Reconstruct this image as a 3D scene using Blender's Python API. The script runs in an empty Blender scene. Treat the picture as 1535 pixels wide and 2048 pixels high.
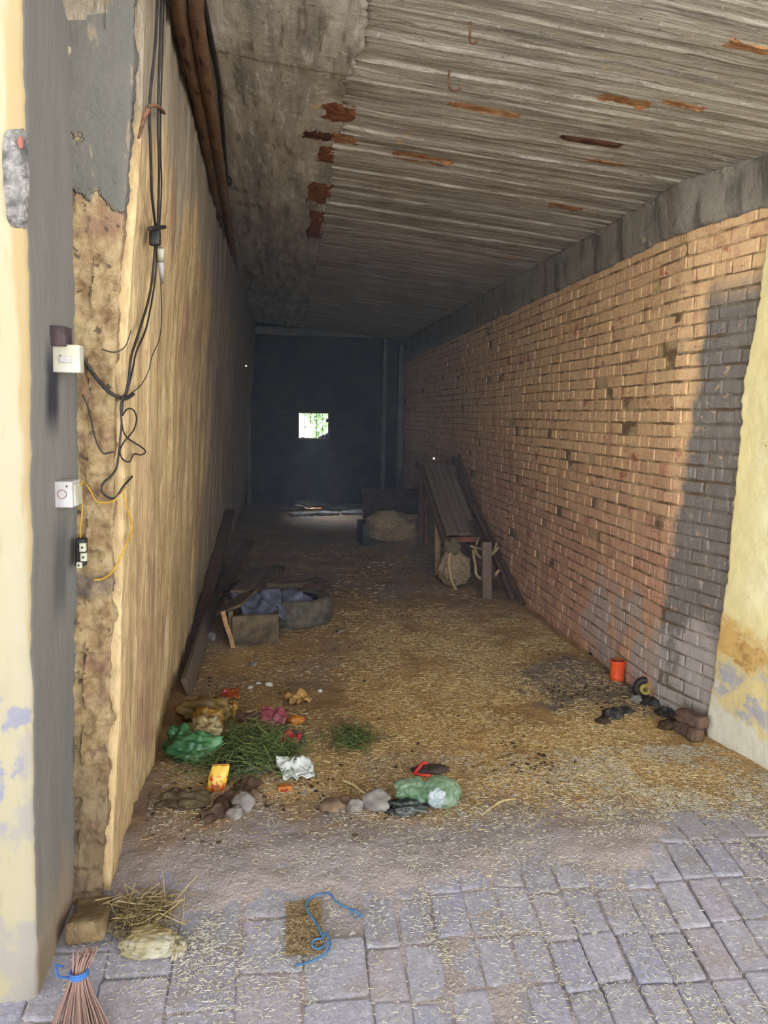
import bpy, bmesh, math, random
import numpy as np
from mathutils import Vector, Matrix, noise

random.seed(7)
SC = bpy.context.scene
COL = SC.collection
PI = math.pi

# ------------------------------------------------------------------ camera
FPX, WPX, HPX = 1538.0, 1535.0, 2048.0
CAM = Vector((0.0, 0.0, 1.6))
YAW, PITCH, ROLL = math.radians(7.11), math.radians(7.12), 0.02
_F = Vector((math.sin(YAW)*math.cos(PITCH), math.cos(YAW)*math.cos(PITCH), -math.sin(PITCH)))
_R = Vector((math.cos(YAW), -math.sin(YAW), 0.0))
_U = _R.cross(_F)
RX = _R*math.cos(ROLL) + _U*math.sin(ROLL)
UX = _U*math.cos(ROLL) - _R*math.sin(ROLL)
cd = bpy.data.cameras.new('camera')
cam = bpy.data.objects.new('camera', cd)
COL.objects.link(cam)
M = Matrix((RX, UX, -_F)).transposed().to_4x4()
M.translation = CAM
cam.matrix_world = M
cd.sensor_fit = 'VERTICAL'
cd.sensor_height = 36.0
cd.lens = 36.0*FPX/HPX
cd.clip_start = 0.02
SC.camera = cam

# ------------------------------------------------------------------ world, lights, exposure
def lin(h):
    h = h.lstrip('#')
    o = []
    for i in (0, 2, 4):
        v = int(h[i:i+2], 16)/255.0
        o.append(v/12.92 if v <= 0.04045 else ((v+0.055)/1.055)**2.4)
    return (o[0], o[1], o[2], 1.0)

SKY_TOP, SKY_LOW, SKY_BACK = 0.6, 3.1, 2.0
w = bpy.data.worlds.new('sky')
SC.world = w
w.use_nodes = True
nt = w.node_tree
nt.nodes.clear()
wo = nt.nodes.new('ShaderNodeOutputWorld')
bg = nt.nodes.new('ShaderNodeBackground')
tc = nt.nodes.new('ShaderNodeTexCoord')
sp = nt.nodes.new('ShaderNodeSeparateXYZ')
nt.links.new(tc.outputs['Generated'], sp.inputs[0])
mr = nt.nodes.new('ShaderNodeMapRange')          # height in the sky: bright haze low, calmer overhead
mr.inputs['From Min'].default_value = 0.0
mr.inputs['From Max'].default_value = 0.5
mr.inputs['To Min'].default_value = SKY_LOW
mr.inputs['To Max'].default_value = SKY_TOP
nt.links.new(sp.outputs['Z'], mr.inputs['Value'])
mb = nt.nodes.new('ShaderNodeMapRange')          # the street side of the sky is the brighter one
mb.inputs['From Min'].default_value = 1.0
mb.inputs['From Max'].default_value = -1.0
mb.inputs['To Min'].default_value = 1.0
mb.inputs['To Max'].default_value = SKY_BACK
nt.links.new(sp.outputs['Y'], mb.inputs['Value'])
mm = nt.nodes.new('ShaderNodeMath'); mm.operation = 'MULTIPLY'
nt.links.new(mr.outputs[0], mm.inputs[0]); nt.links.new(mb.outputs[0], mm.inputs[1])
nt.links.new(mm.outputs[0], bg.inputs['Strength'])
bg.inputs['Color'].default_value = (0.93, 0.97, 1.0, 1)
nt.links.new(bg.outputs[0], wo.inputs[0])

# daylight that falls through the small back window onto the floor of the far end
sd = bpy.data.lights.new('window_daylight', 'SPOT')
sd.energy = 4500.0
sd.color = (0.72, 0.82, 1.0)
sd.spot_size = math.radians(30)
sd.spot_blend = 0.6
sd.shadow_soft_size = 0.75
so = bpy.data.objects.new('window_daylight', sd)
COL.objects.link(so)
so.location = (0.1, 17.0, 3.65)
so.rotation_euler = (Vector((0.58, 12.1, 0.0))-Vector(so.location)).to_track_quat('-Z', 'Y').to_euler()

# high sun beyond the roof: the mouth is in shade, the street in front of it is sunlit
sl_ = bpy.data.lights.new('sun', 'SUN')
sl_.energy = 19.0
sl_.color = (1.0, 0.97, 0.92)
sl_.angle = math.radians(0.6)
sun = bpy.data.objects.new('sun', sl_)
COL.objects.link(sun)
sun.location = (0, 4, 9)
sun.rotation_euler = Vector((-0.10, -0.62, -1.0)).to_track_quat('-Z', 'Y').to_euler()

SC.view_settings.view_transform = 'Standard'
SC.view_settings.look = 'None'
SC.view_settings.gamma = 1.0
SC.view_settings.use_curve_mapping = False
SC.view_settings.exposure = 0.8
SC.cycles.max_bounces = 10
SC.cycles.diffuse_bounces = 6
SC.cycles.sample_clamp_indirect = 6.0

# ------------------------------------------------------------------ pixel helpers: turn a place in the photo into a point on a surface
def ray(px, py):
    return (_F + RX*((px-WPX/2)/FPX) + UX*((HPX/2-py)/FPX))

def plane_y(px, py, y):
    d = ray(px, py)
    return CAM + d*(y/d.y)

def fbm(x, y, z=0.0, o=4):
    return noise.fractal(Vector((x, y, z)), 0.7, 2.1, o)

def sstep(a, b, v):
    t = max(0.0, min(1.0, (v-a)/(b-a)))
    return t*t*(3-2*t)

def lerp(a, b, t):
    return a + (b-a)*t

def interp(tab, v):
    if v <= tab[0][0]: return tab[0][1]
    for (a, x), (b, y) in zip(tab, tab[1:]):
        if v <= b:
            return x + (y-x)*(v-a)/(b-a)
    return tab[-1][1]

def ground(x, y):                 # inside floor level, then the ramp down to the street
    r = 2.62 - y
    if r <= -0.12: g = 0.0
    elif r < 0.12: g = -0.22*(r+0.12)**2/0.48
    else: g = -0.22*r
    return max(g, -0.42)

def heap(x, y):                   # low swells of dirt and litter on the inside floor
    h = 0.035*math.exp(-((x+0.12)**2/0.20+(y-3.65)**2/0.35))
    h += 0.05*math.exp(-((x-1.75)**2/0.10+(y-4.35)**2/0.5))
    h += 0.02*math.exp(-((x-1.5)**2/0.5+(y-3.6)**2/0.3))
    h += 0.22*math.exp(-((x-1.55)**2/0.10+(y-9.2)**2/0.5))
    return h

def floor_h(x, y):
    return ground(x, y) + heap(x, y)*sstep(2.7, 3.0, y)

def on_floor(px, py, up=0.0):
    d = ray(px, py)
    a, b = 0.5, 40.0
    for _ in range(50):
        m = 0.5*(a+b)
        p = CAM + d*m
        if p.z > floor_h(p.x, p.y)+up: a = m
        else: b = m
    return CAM + d*a

Y_PIER, Y_FACE, Y_END = 2.5, 2.15, 13.9
PIER_EDGE = [(0, 290), (300, 278), (500, 258), (700, 246), (1000, 240), (1300, 235), (1600, 226), (1900, 206)]
INNER_EDGE = [(0, 140), (480, 150), (900, 160), (1400, 152), (1803, 150), (2000, 146)]
OUTER_EDGE = [(0, 44), (700, 60), (1500, 65), (2037, 77), (2100, 79)]
def edge_table(edge, y):
    t = []
    for py, px in edge:
        p = plane_y(px, py, y)
        t.append((p.z, p.x))
    t.sort()
    return t
T_PIER, T_INNER, T_OUTER = edge_table(PIER_EDGE, Y_PIER), edge_table(INNER_EDGE, Y_PIER), edge_table(OUTER_EDGE, Y_FACE)

def xl(y, z):                     # left tunnel wall, leaning in a little towards the ceiling
    near = interp(T_PIER, z)
    far = lerp(-0.78, -0.60, z/3.0)
    return lerp(near, far, sstep(2.5, 6.0, y)*0.35 + 0.65*(y-2.5)/(Y_END-2.5))

def xr(y):                        # right wall: straight, splayed outwards at the mouth
    return 2.035 + 0.25*max(0.0, 3.9-y)

def ceil_z(x, y):
    return lerp(3.06, 2.80, (x+0.6)/2.65) + 0.012*(y-3.0)

def on_left(px, py, off=0.0):     # first surface on the left: reveal, pier face or tunnel wall
    d = ray(px, py)
    t = 1.6
    while t < 20:
        p = CAM + d*t
        if p.y < Y_PIER-0.0:
            if p.y > Y_FACE:
                k = (p.y-Y_FACE)/(Y_PIER-Y_FACE)
                if p.x < lerp(interp(T_OUTER, p.z), interp(T_INNER, p.z), k)+off: break
            if p.y >= Y_PIER-0.026-off and p.x < interp(T_PIER, p.z)+0.01: break
        elif p.x < xl(p.y, p.z)+0.012+off: break
        t += 0.002
    return p

def on_right(px, py, off=0.0):
    d = ray(px, py)
    t = 1.5
    while t < 30:
        p = CAM + d*t
        if p.x > xr(p.y)-off: break
        t += 0.004
    return p

def on_ceiling(px, py, off=0.0):
    d = ray(px, py)
    t = 1.0
    while t < 30:
        p = CAM + d*t
        if p.z > ceil_z(p.x, p.y)-off: break
        t += 0.004
    return p

# ------------------------------------------------------------------ object helpers
def tag(o, label, cat, group=None):
    o['label'] = label
    o['category'] = cat
    if group: o['group'] = group
    return o

def struct(o, label=None):
    o['kind'] = 'structure'
    if label: o['label'] = label
    return o

def obj(name, geo, mat, parent=None, smooth=True, centre=True, mats=None, slots=None):
    """one mesh object from (verts, faces); its origin goes to the base of its geometry unless it is part of the shell"""
    v, f = geo
    v = np.array([tuple(p) for p in v], dtype=float)
    off = np.zeros(3)
    if centre:
        lo, hi = v.min(0), v.max(0)
        off = np.array([(lo[0]+hi[0])/2, (lo[1]+hi[1])/2, lo[2]])
    me = bpy.data.meshes.new(name)
    me.from_pydata((v-off).tolist(), [], f)
    if mats:
        for m in mats: me.materials.append(m)
        me.polygons.foreach_set('material_index', slots)
    elif mat: me.materials.append(mat)
    if smooth:
        me.polygons.foreach_set('use_smooth', [True]*len(me.polygons))
    me.validate()
    me.update()
    o = bpy.data.objects.new(name, me)
    COL.objects.link(o)
    if parent:
        o.parent = parent
        o.location = Vector(off) - world_of(parent)
    else:
        o.location = off
    return o

def world_of(o):
    p = Vector(o.location)
    while o.parent:
        o = o.parent
        p += Vector(o.location)
    return p

def thing(name, loc, label, cat, group=None):
    e = bpy.data.objects.new(name, None)
    e.empty_display_size = 0.05
    COL.objects.link(e)
    e.location = loc
    return tag(e, label, cat, group)

def join(*gs):
    V, Fc = [], []
    for v, f in gs:
        n = len(V)
        V += [tuple(p) for p in v]
        Fc += [tuple(i+n for i in q) for q in f]
    return V, Fc

def grid(fn, us, vs, flip=False):
    V = [fn(u, v) for v in vs for u in us]
    n = len(us)
    Fc = []
    for j in range(len(vs)-1):
        for i in range(n-1):
            q = (j*n+i, j*n+i+1, (j+1)*n+i+1, (j+1)*n+i)
            Fc.append(q[::-1] if flip else q)
    return V, Fc

def frame_of(a, b):
    t = (b-a).normalized()
    up = Vector((0, 0, 1)) if abs(t.z) < 0.9 else Vector((1, 0, 0))
    s = t.cross(up).normalized()
    return t, s, s.cross(t)

def tube(pts, r, seg=8, sub=4, taper=None, caps=True):
    """round bar along a smooth curve through pts; r number or list"""
    P = [Vector(p) for p in pts]
    R = r if isinstance(r, (list, tuple)) else [r]*len(P)
    if len(P) > 2 and sub > 1:
        Q, RR = [], []
        for i in range(len(P)-1):
            p0, p1, p2, p3 = P[max(i-1, 0)], P[i], P[i+1], P[min(i+2, len(P)-1)]
            for k in range(sub):
                t = k/sub
                Q.append(0.5*((2*p1)+(p2-p0)*t+(2*p0-5*p1+4*p2-p3)*t*t+(3*p1-p0-3*p2+p3)*t**3))
                RR.append(lerp(R[i], R[i+1], t))
        Q.append(P[-1]); RR.append(R[-1])
        P, R = Q, RR
    V, Fc = [], []
    t0 = (P[1]-P[0]).normalized()
    s = t0.orthogonal().normalized()
    for i, p in enumerate(P):
        t = (P[min(i+1, len(P)-1)]-P[max(i-1, 0)]).normalized()
        s = (s - t*s.dot(t))
        s = s.normalized() if s.length > 1e-6 else t.orthogonal().normalized()
        n = t.cross(s)
        for k in range(seg):
            a = 2*PI*k/seg
            V.append(p + (s*math.cos(a)+n*math.sin(a))*R[i])
    for i in range(len(P)-1):
        for k in range(seg):
            Fc.append((i*seg+k, i*seg+(k+1) % seg, (i+1)*seg+(k+1) % seg, (i+1)*seg+k))
    if caps:
        Fc.append(tuple(range(seg))[::-1])
        Fc.append(tuple((len(P)-1)*seg+k for k in range(seg)))
    return V, Fc

def bm_geo(bm):
    bm.verts.ensure_lookup_table()
    bm.verts.index_update()
    g = ([v.co.copy() for v in bm.verts], [tuple(v.index for v in f.verts) for f in bm.faces])
    bm.free()
    return g

def box(c, size, rot=None, bevel=0.004, rough=0.0, cuts=0, seed=0.0):
    """bevelled box centred at c, optional surface wobble"""
    bm = bmesh.new()
    bmesh.ops.create_cube(bm, size=1.0)
    for v in bm.verts:
        v.co = Vector((v.co.x*size[0], v.co.y*size[1], v.co.z*size[2]))
    if bevel: bmesh.ops.bevel(bm, geom=list(bm.edges), offset=bevel, segments=2, affect='EDGES', profile=0.6)
    if cuts:
        ax = max(range(3), key=lambda i: size[i])
        es = [e for e in bm.edges if abs((e.verts[0].co-e.verts[1].co)[ax]) > size[ax]*0.5]
        bmesh.ops.subdivide_edges(bm, edges=es, cuts=cuts, use_grid_fill=True)
    if rough:
        for v in bm.verts:
            q = v.co*9 + Vector((seed, seed*2, seed*3))
            v.co += Vector((noise.noise(q), noise.noise(q+Vector((7, 0, 0))), noise.noise(q+Vector((0, 9, 0)))))*rough
    m = rot.to_4x4() if rot is not None else Matrix.Identity(4)
    for v in bm.verts:
        v.co = (m @ v.co) + Vector(c)
    return bm_geo(bm)

def beam(a, b, wd, th, side=None, bevel=0.006, rough=0.004, seed=0.0):
    """squared timber from a to b, wd across 'side', th along the other way"""
    a, b = Vector(a), Vector(b)
    t = (b-a).normalized()
    s = Vector(side) if side is not None else t.cross(Vector((0, 0, 1)))
    s = (s-t*s.dot(t)).normalized()
    n = t.cross(s)
    rot = Matrix((s, t, n)).transposed()
    return box((a+b)/2, (wd, (b-a).length, th), rot, bevel, rough, 8, seed)

def lump(c, rad, seed, amp=0.25, freq=1.6, sub=3, flat=None, ridged=0.0, oct=4):
    """crumpled or stony solid; flattened underneath at the height flat"""
    bm = bmesh.new()
    bmesh.ops.create_icosphere(bm, subdivisions=sub, radius=1.0)
    sv = Vector((seed*3.1, seed*1.7, seed*5.3))
    for v in bm.verts:
        d = v.co.normalized()
        h = noise.fractal(d*freq+sv, 0.8, 2.1, oct)*amp
        if ridged:
            h -= ridged*abs(noise.noise(d*freq*2.3+sv*2))
        p = d*(1+h)
        v.co = Vector((p.x*rad[0], p.y*rad[1], p.z*rad[2]))+Vector(c)
        if flat is not None and v.co.z < flat:
            v.co.z = flat + (v.co.z-flat)*0.06
    return bm_geo(bm)

def sheet(c, sx, sy, ang, seed, fold=0.25, n=14, tilt=0.0, thick=0.0015, freq=2.2, corner=0.15, base=None):
    """a creased scrap of paper or film lying about, given its own thickness"""
    ca, sa = math.cos(ang), math.sin(ang)
    base = c[2] if base is None else base
    lay = []
    zs = []
    for j in range(n+1):
        for i in range(n+1):
            u, v = i/n-0.5, j/n-0.5
            e = 1+corner*noise.noise(Vector((u*3+seed, v*3, seed)))
            fx = noise.noise(Vector((u*freq+seed*3, v*freq, 1.7)))
            fz = abs(noise.noise(Vector((u*freq*1.3, v*freq*1.3+seed*2, 4.2))))+0.35*abs(noise.noise(Vector((u*5, v*5, seed))))
            x, y = (u*e+fx*0.10)*sx, (v*e+fx*0.08)*sy
            z = fz*fold*max(sx, sy) + tilt*(v+0.5)*sy
            lay.append((x, y, z)); zs.append(z)
    z0 = min(zs)
    V = []
    for k in (0, 1):
        for x, y, z in lay:
            V.append(Vector((c[0]+ca*x-sa*y, c[1]+sa*x+ca*y, base+z-z0+k*thick)))
    m = n+1
    N = m*m
    Fc = []
    for j in range(n):
        for i in range(n):
            q = (j*m+i, j*m+i+1, (j+1)*m+i+1, (j+1)*m+i)
            Fc.append(tuple(N+a for a in q)); Fc.append(q[::-1])
    rim = [i for i in range(m)]+[j*m+n for j in range(1, m)]+[n*m+i for i in range(n-1, -1, -1)]+[j*m for j in range(n-1, 0, -1)]
    for a, b in zip(rim, rim[1:]+rim[:1]):
        Fc.append((a, b, N+b, N+a))
    return V, Fc

# ------------------------------------------------------------------ materials (all procedural)
class NT:
    def __init__(s, name, world=False, gain=(1, 1, 1)):
        s.gain = gain if isinstance(gain, tuple) else (gain, gain, gain)
        s.m = bpy.data.materials.new(name)
        s.m.use_nodes = True
        s.t = s.m.node_tree
        s.t.nodes.clear()
        s.out = s.t.nodes.new('ShaderNodeOutputMaterial')
        s.b = s.t.nodes.new('ShaderNodeBsdfPrincipled')
        s.b.inputs['Specular IOR Level'].default_value = 0.25
        s.t.links.new(s.b.outputs[0], s.out.inputs[0])
        if world:
            s.co = s.t.nodes.new('ShaderNodeNewGeometry').outputs['Position']
        else:
            s.co = s.t.nodes.new('ShaderNodeTexCoord').outputs['Object']
    def L(s, a, b): s.t.links.new(a, b)
    def val(s, v, inp):
        if hasattr(v, 'links'): s.L(v, inp)
        else: inp.default_value = v
    def noise(s, sc, detail=4.0, rough=0.55, dist=0.0, off=0.0):
        mp = s.t.nodes.new('ShaderNodeMapping')
        s.L(s.co, mp.inputs[0])
        sc = sc if isinstance(sc, tuple) else (sc, sc, sc)
        mp.inputs['Scale'].default_value = sc
        mp.inputs['Location'].default_value = (off, off*1.7, off*0.6)
        n = s.t.nodes.new('ShaderNodeTexNoise')
        n.inputs['Scale'].default_value = 1.0
        n.inputs['Detail'].default_value = detail
        n.inputs['Roughness'].default_value = rough
        n.inputs['Distortion'].default_value = dist
        s.L(mp.outputs[0], n.inputs['Vector'])
        return n.outputs['Fac']
    def voro(s, sc, feature='F1', out='Distance', off=0.0):
        mp = s.t.nodes.new('ShaderNodeMapping')
        s.L(s.co, mp.inputs[0])
        sc = sc if isinstance(sc, tuple) else (sc, sc, sc)
        mp.inputs['Scale'].default_value = sc
        mp.inputs['Location'].default_value = (off, off, off)
        n = s.t.nodes.new('ShaderNodeTexVoronoi')
        n.feature = feature
        n.inputs['Scale'].default_value = 1.0
        s.L(mp.outputs[0], n.inputs['Vector'])
        return n.outputs[out]
    def island(s):
        return s.t.nodes.new('ShaderNodeNewGeometry').outputs['Random Per Island']
    def xyz(s):
        n = s.t.nodes.new('ShaderNodeSeparateXYZ')
        s.L(s.co, n.inputs[0])
        return n.outputs
    def rng(s, v, a, b, lo=0.0, hi=1.0):
        n = s.t.nodes.new('ShaderNodeMapRange')
        n.interpolation_type = 'SMOOTHSTEP'
        s.val(v, n.inputs['Value'])
        n.inputs['From Min'].default_value = a
        n.inputs['From Max'].default_value = b
        n.inputs['To Min'].default_value = lo
        n.inputs['To Max'].default_value = hi
        return n.outputs[0]
    def math(s, op, a, b=0.0):
        n = s.t.nodes.new('ShaderNodeMath')
        n.operation = op
        s.val(a, n.inputs[0]); s.val(b, n.inputs[1])
        return n.outputs[0]
    def mix(s, f, a, b, mode='MIX'):
        n = s.t.nodes.new('ShaderNodeMix')
        n.data_type = 'RGBA'
        n.blend_type = mode
        s.val(f, n.inputs[0])
        for v, i in ((a, 6), (b, 7)):
            if isinstance(v, str): v = lin(v)
            s.val(v, n.inputs[i])
        return n.outputs[2]
    def ramp(s, f, stops, const=False):
        n = s.t.nodes.new('ShaderNodeValToRGB')
        if const: n.color_ramp.interpolation = 'CONSTANT'
        e = n.color_ramp.elements
        while len(e) < len(stops): e.new(0.5)
        for k, (p, c) in zip(e, stops):
            k.position = p
            k.color = lin(c)
        s.L(f, n.inputs[0])
        return n.outputs[0]
    def done(s, col, rough=0.9, bump=None, dist=0.004, spec=None, strength=1.0, **kw):
        if isinstance(col, str): col = lin(col)
        if s.gain != (1, 1, 1):
            col = s.mix(1.0, col, (s.gain[0], s.gain[1], s.gain[2], 1.0), 'MULTIPLY')
        s.val(col, s.b.inputs['Base Color'])
        s.val(rough, s.b.inputs['Roughness'])
        if spec is not None: s.b.inputs['Specular IOR Level'].default_value = spec
        for k, v in kw.items():
            s.val(v, s.b.inputs[k.replace('_', ' ')])
        if bump is not None:
            n = s.t.nodes.new('ShaderNodeBump')
            n.inputs['Distance'].default_value = dist
            n.inputs['Strength'].default_value = strength
            s.L(bump, n.inputs['Height'])
            s.L(n.outputs[0], s.b.inputs['Normal'])
        return s.m

def simple(name, c1, c2, sc=12.0, rough=0.8, bump=0.002, spec=0.25, lo=0.35, hi=0.65, gain=1.0, **kw):
    n = NT(name, False, gain)
    f = n.noise(sc, 5)
    return n.done(n.mix(n.rng(f, lo, hi), c1, c2), rough, n.noise(sc*2.5, 4) if bump else None, bump, spec, **kw)

MAT = {}

# tan clay plaster of the left wall: long vertical runs
n = NT('clay_plaster', True, (0.97, 0.96, 1.0))
st = n.noise((9, 9, 0.9), 6, 0.65)
st2 = n.noise((3.2, 3.2, 0.35), 5, 0.6, off=3)
pat = n.noise((2.2, 2.2, 1.3), 5, 0.6, off=9)
fine = n.noise((60, 60, 14), 5, 0.7)
c = n.ramp(st, [(0.25, '#7d6748'), (0.42, '#a98f66'), (0.56, '#c2a878'), (0.75, '#d2bb8e')])
c = n.mix(n.rng(st2, 0.55, 0.72), c, '#8f7b60')
c = n.mix(n.rng(pat, 0.52, 0.66), c, '#95755a')
c = n.mix(n.rng(n.noise((20, 20, 9), 6, 0.7, off=14), 0.5, 0.68, 0, 0.55), c, '#8a7050')
c = n.mix(n.rng(n.noise((7, 7, 3), 6, 0.7, off=17), 0.56, 0.66, 0, 0.5), c, '#c9b48a')
c = n.mix(n.rng(n.noise((30, 30, 2.2), 3, off=2), 0.62, 0.72, 0, 0.55), c, '#5f4a35')
c = n.mix(n.rng(n.noise((16, 16, 1.0), 4, off=5), 0.60, 0.70, 0, 0.5), c, '#dccba4')
zz = n.xyz()
# a grey cement coat left standing high on the wall
gm = n.math('ADD', n.math('MULTIPLY', zz['Z'], 1.0), n.math('MULTIPLY', n.noise((2.5, 2.5, 1.2), 5, off=4), 1.2))
c = n.mix(n.rng(gm, 3.0, 3.2, 0, 0.8), c, '#8a8373')
# slate grey from a ragged line inwards
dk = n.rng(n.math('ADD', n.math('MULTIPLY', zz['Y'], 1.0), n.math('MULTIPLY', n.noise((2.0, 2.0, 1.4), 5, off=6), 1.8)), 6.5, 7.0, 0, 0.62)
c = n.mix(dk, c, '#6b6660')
c = n.mix(n.rng(fine, 0.3, 0.7, 0.0, 0.35), c, '#6b5538')
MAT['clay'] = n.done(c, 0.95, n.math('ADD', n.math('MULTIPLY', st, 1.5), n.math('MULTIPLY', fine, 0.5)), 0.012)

# peeled pier: crumbling clay over brick, grey cement above
n = NT('peeled_pier', True, (0.47, 0.47, 0.47))
zz = n.xyz()
p1 = n.noise((14, 14, 14), 6, 0.65)
p2 = n.noise((5, 5, 9), 5, 0.6, off=2)
c = n.ramp(p1, [(0.28, '#7a5a3f'), (0.42, '#a98a62'), (0.55, '#c6aa7c'), (0.75, '#d8c195')])
c = n.mix(n.rng(p2, 0.52, 0.66, 0, 0.75), c, '#a07a64')
c = n.mix(n.rng(n.noise(26, 5, off=4), 0.62, 0.68, 0, 0.8), c, '#54483c')
low = n.rng(n.math('ADD', zz['Z'], n.math('MULTIPLY', p2, 0.6)), 0.95, 0.45, 0, 0.7)
c = n.mix(low, c, '#7d6a55')
band = n.rng(n.math('ABSOLUTE', n.math('ADD', zz['Z'], -1.045)), 0.06, 0.02, 0, 0.8)
c = n.mix(n.math('MULTIPLY', band, n.rng(p2, 0.35, 0.6)), c, '#6a6260')
edge = n.math('ADD', n.math('ADD', zz['Z'], n.math('MULTIPLY', zz['X'], 1.1)), n.math('MULTIPLY', n.noise((6, 6, 6), 5, off=7), 0.9))
g = n.rng(edge, 2.03, 2.07)
grey = n.mix(n.noise((9, 9, 2), 5), '#6f6c64', '#8f897c')
grey = n.mix(n.rng(n.noise((30, 30, 8), 3, off=3), 0.62, 0.7, 0, 0.5), grey, '#c3a98c')
c = n.mix(g, c, grey)
MAT['pier'] = n.done(c, 0.95, n.math('ADD', p1, n.math('MULTIPLY', g, 0.6)), 0.02)

# facade paint: cream yellow, scuffed, lavender under-coat showing low down
n = NT('cream_paint', True, (0.335, 0.32, 0.31))
zz = n.xyz()
c = n.mix(n.rng(n.noise((5, 5, 2.2), 5), 0.35, 0.7), '#e9dfb4', '#efe6c6')
c = n.mix(n.rng(n.noise((30, 30, 5), 4, off=2), 0.58, 0.72, 0, 0.5), c, '#cdb98a')
lowm = n.rng(zz['Z'], 0.95, 0.55)
lowp = n.rng(n.noise((7, 7, 5), 5, off=5), 0.47, 0.56)
c = n.mix(n.math('MULTIPLY', lowm, lowp), c, '#d9d2c6')
lav = n.rng(n.noise((8, 8, 6), 4, off=8), 0.56, 0.62)
c = n.mix(n.math('MULTIPLY', n.rng(n.math('ABSOLUTE', n.math('ADD', zz['Z'], -0.62)), 0.28, 0.12), lav), c, '#bfc0d2')
ed = n.rng(n.math('ADD', zz['X'], n.math('MULTIPLY', n.noise((20, 20, 4), 4, off=1), 0.07)), -0.682, -0.664, 0, 0.55)
c = n.mix(ed, c, '#dcb46a')
MAT['cream'] = n.done(c, 0.85, n.noise((25, 25, 12), 5), 0.004)

# grey cement render of the reveal, soot runs
n = NT('grey_render', True, (0.5, 0.51, 0.55))
zz = n.xyz()
c = n.mix(n.noise((7, 7, 1.0), 5), '#797468', '#9a9284')
c = n.mix(n.rng(n.noise((3, 3, 0.7), 4, off=3), 0.5, 0.7, 0, 0.6), c, '#7f8076')
bl = n.math('MULTIPLY', n.rng(n.math('ABSOLUTE', n.math('ADD', zz['Z'], -1.66)), 0.17, 0.05), n.rng(n.math('ABSOLUTE', n.math('ADD', zz['Y'], -2.30)), 0.07, 0.02))
bl2 = n.math('MULTIPLY', n.rng(n.math('ABSOLUTE', n.math('ADD', zz['Z'], -1.13)), 0.22, 0.05), n.rng(n.math('ABSOLUTE', n.math('ADD', zz['Y'], -2.36)), 0.08, 0.02, 0, 0.55))
c = n.mix(n.math('MAXIMUM', bl, bl2), c, '#3c3a40')
lowy = n.math('MULTIPLY', n.rng(n.math('ADD', zz['Z'], n.math('MULTIPLY', n.noise((8, 8, 3), 4, off=6), 0.4)), 0.45, 0.15), 0.8)
c = n.mix(lowy, c, '#b49a78')
MAT['render'] = n.done(c, 0.9, n.noise((30, 30, 10), 5), 0.004)

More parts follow.
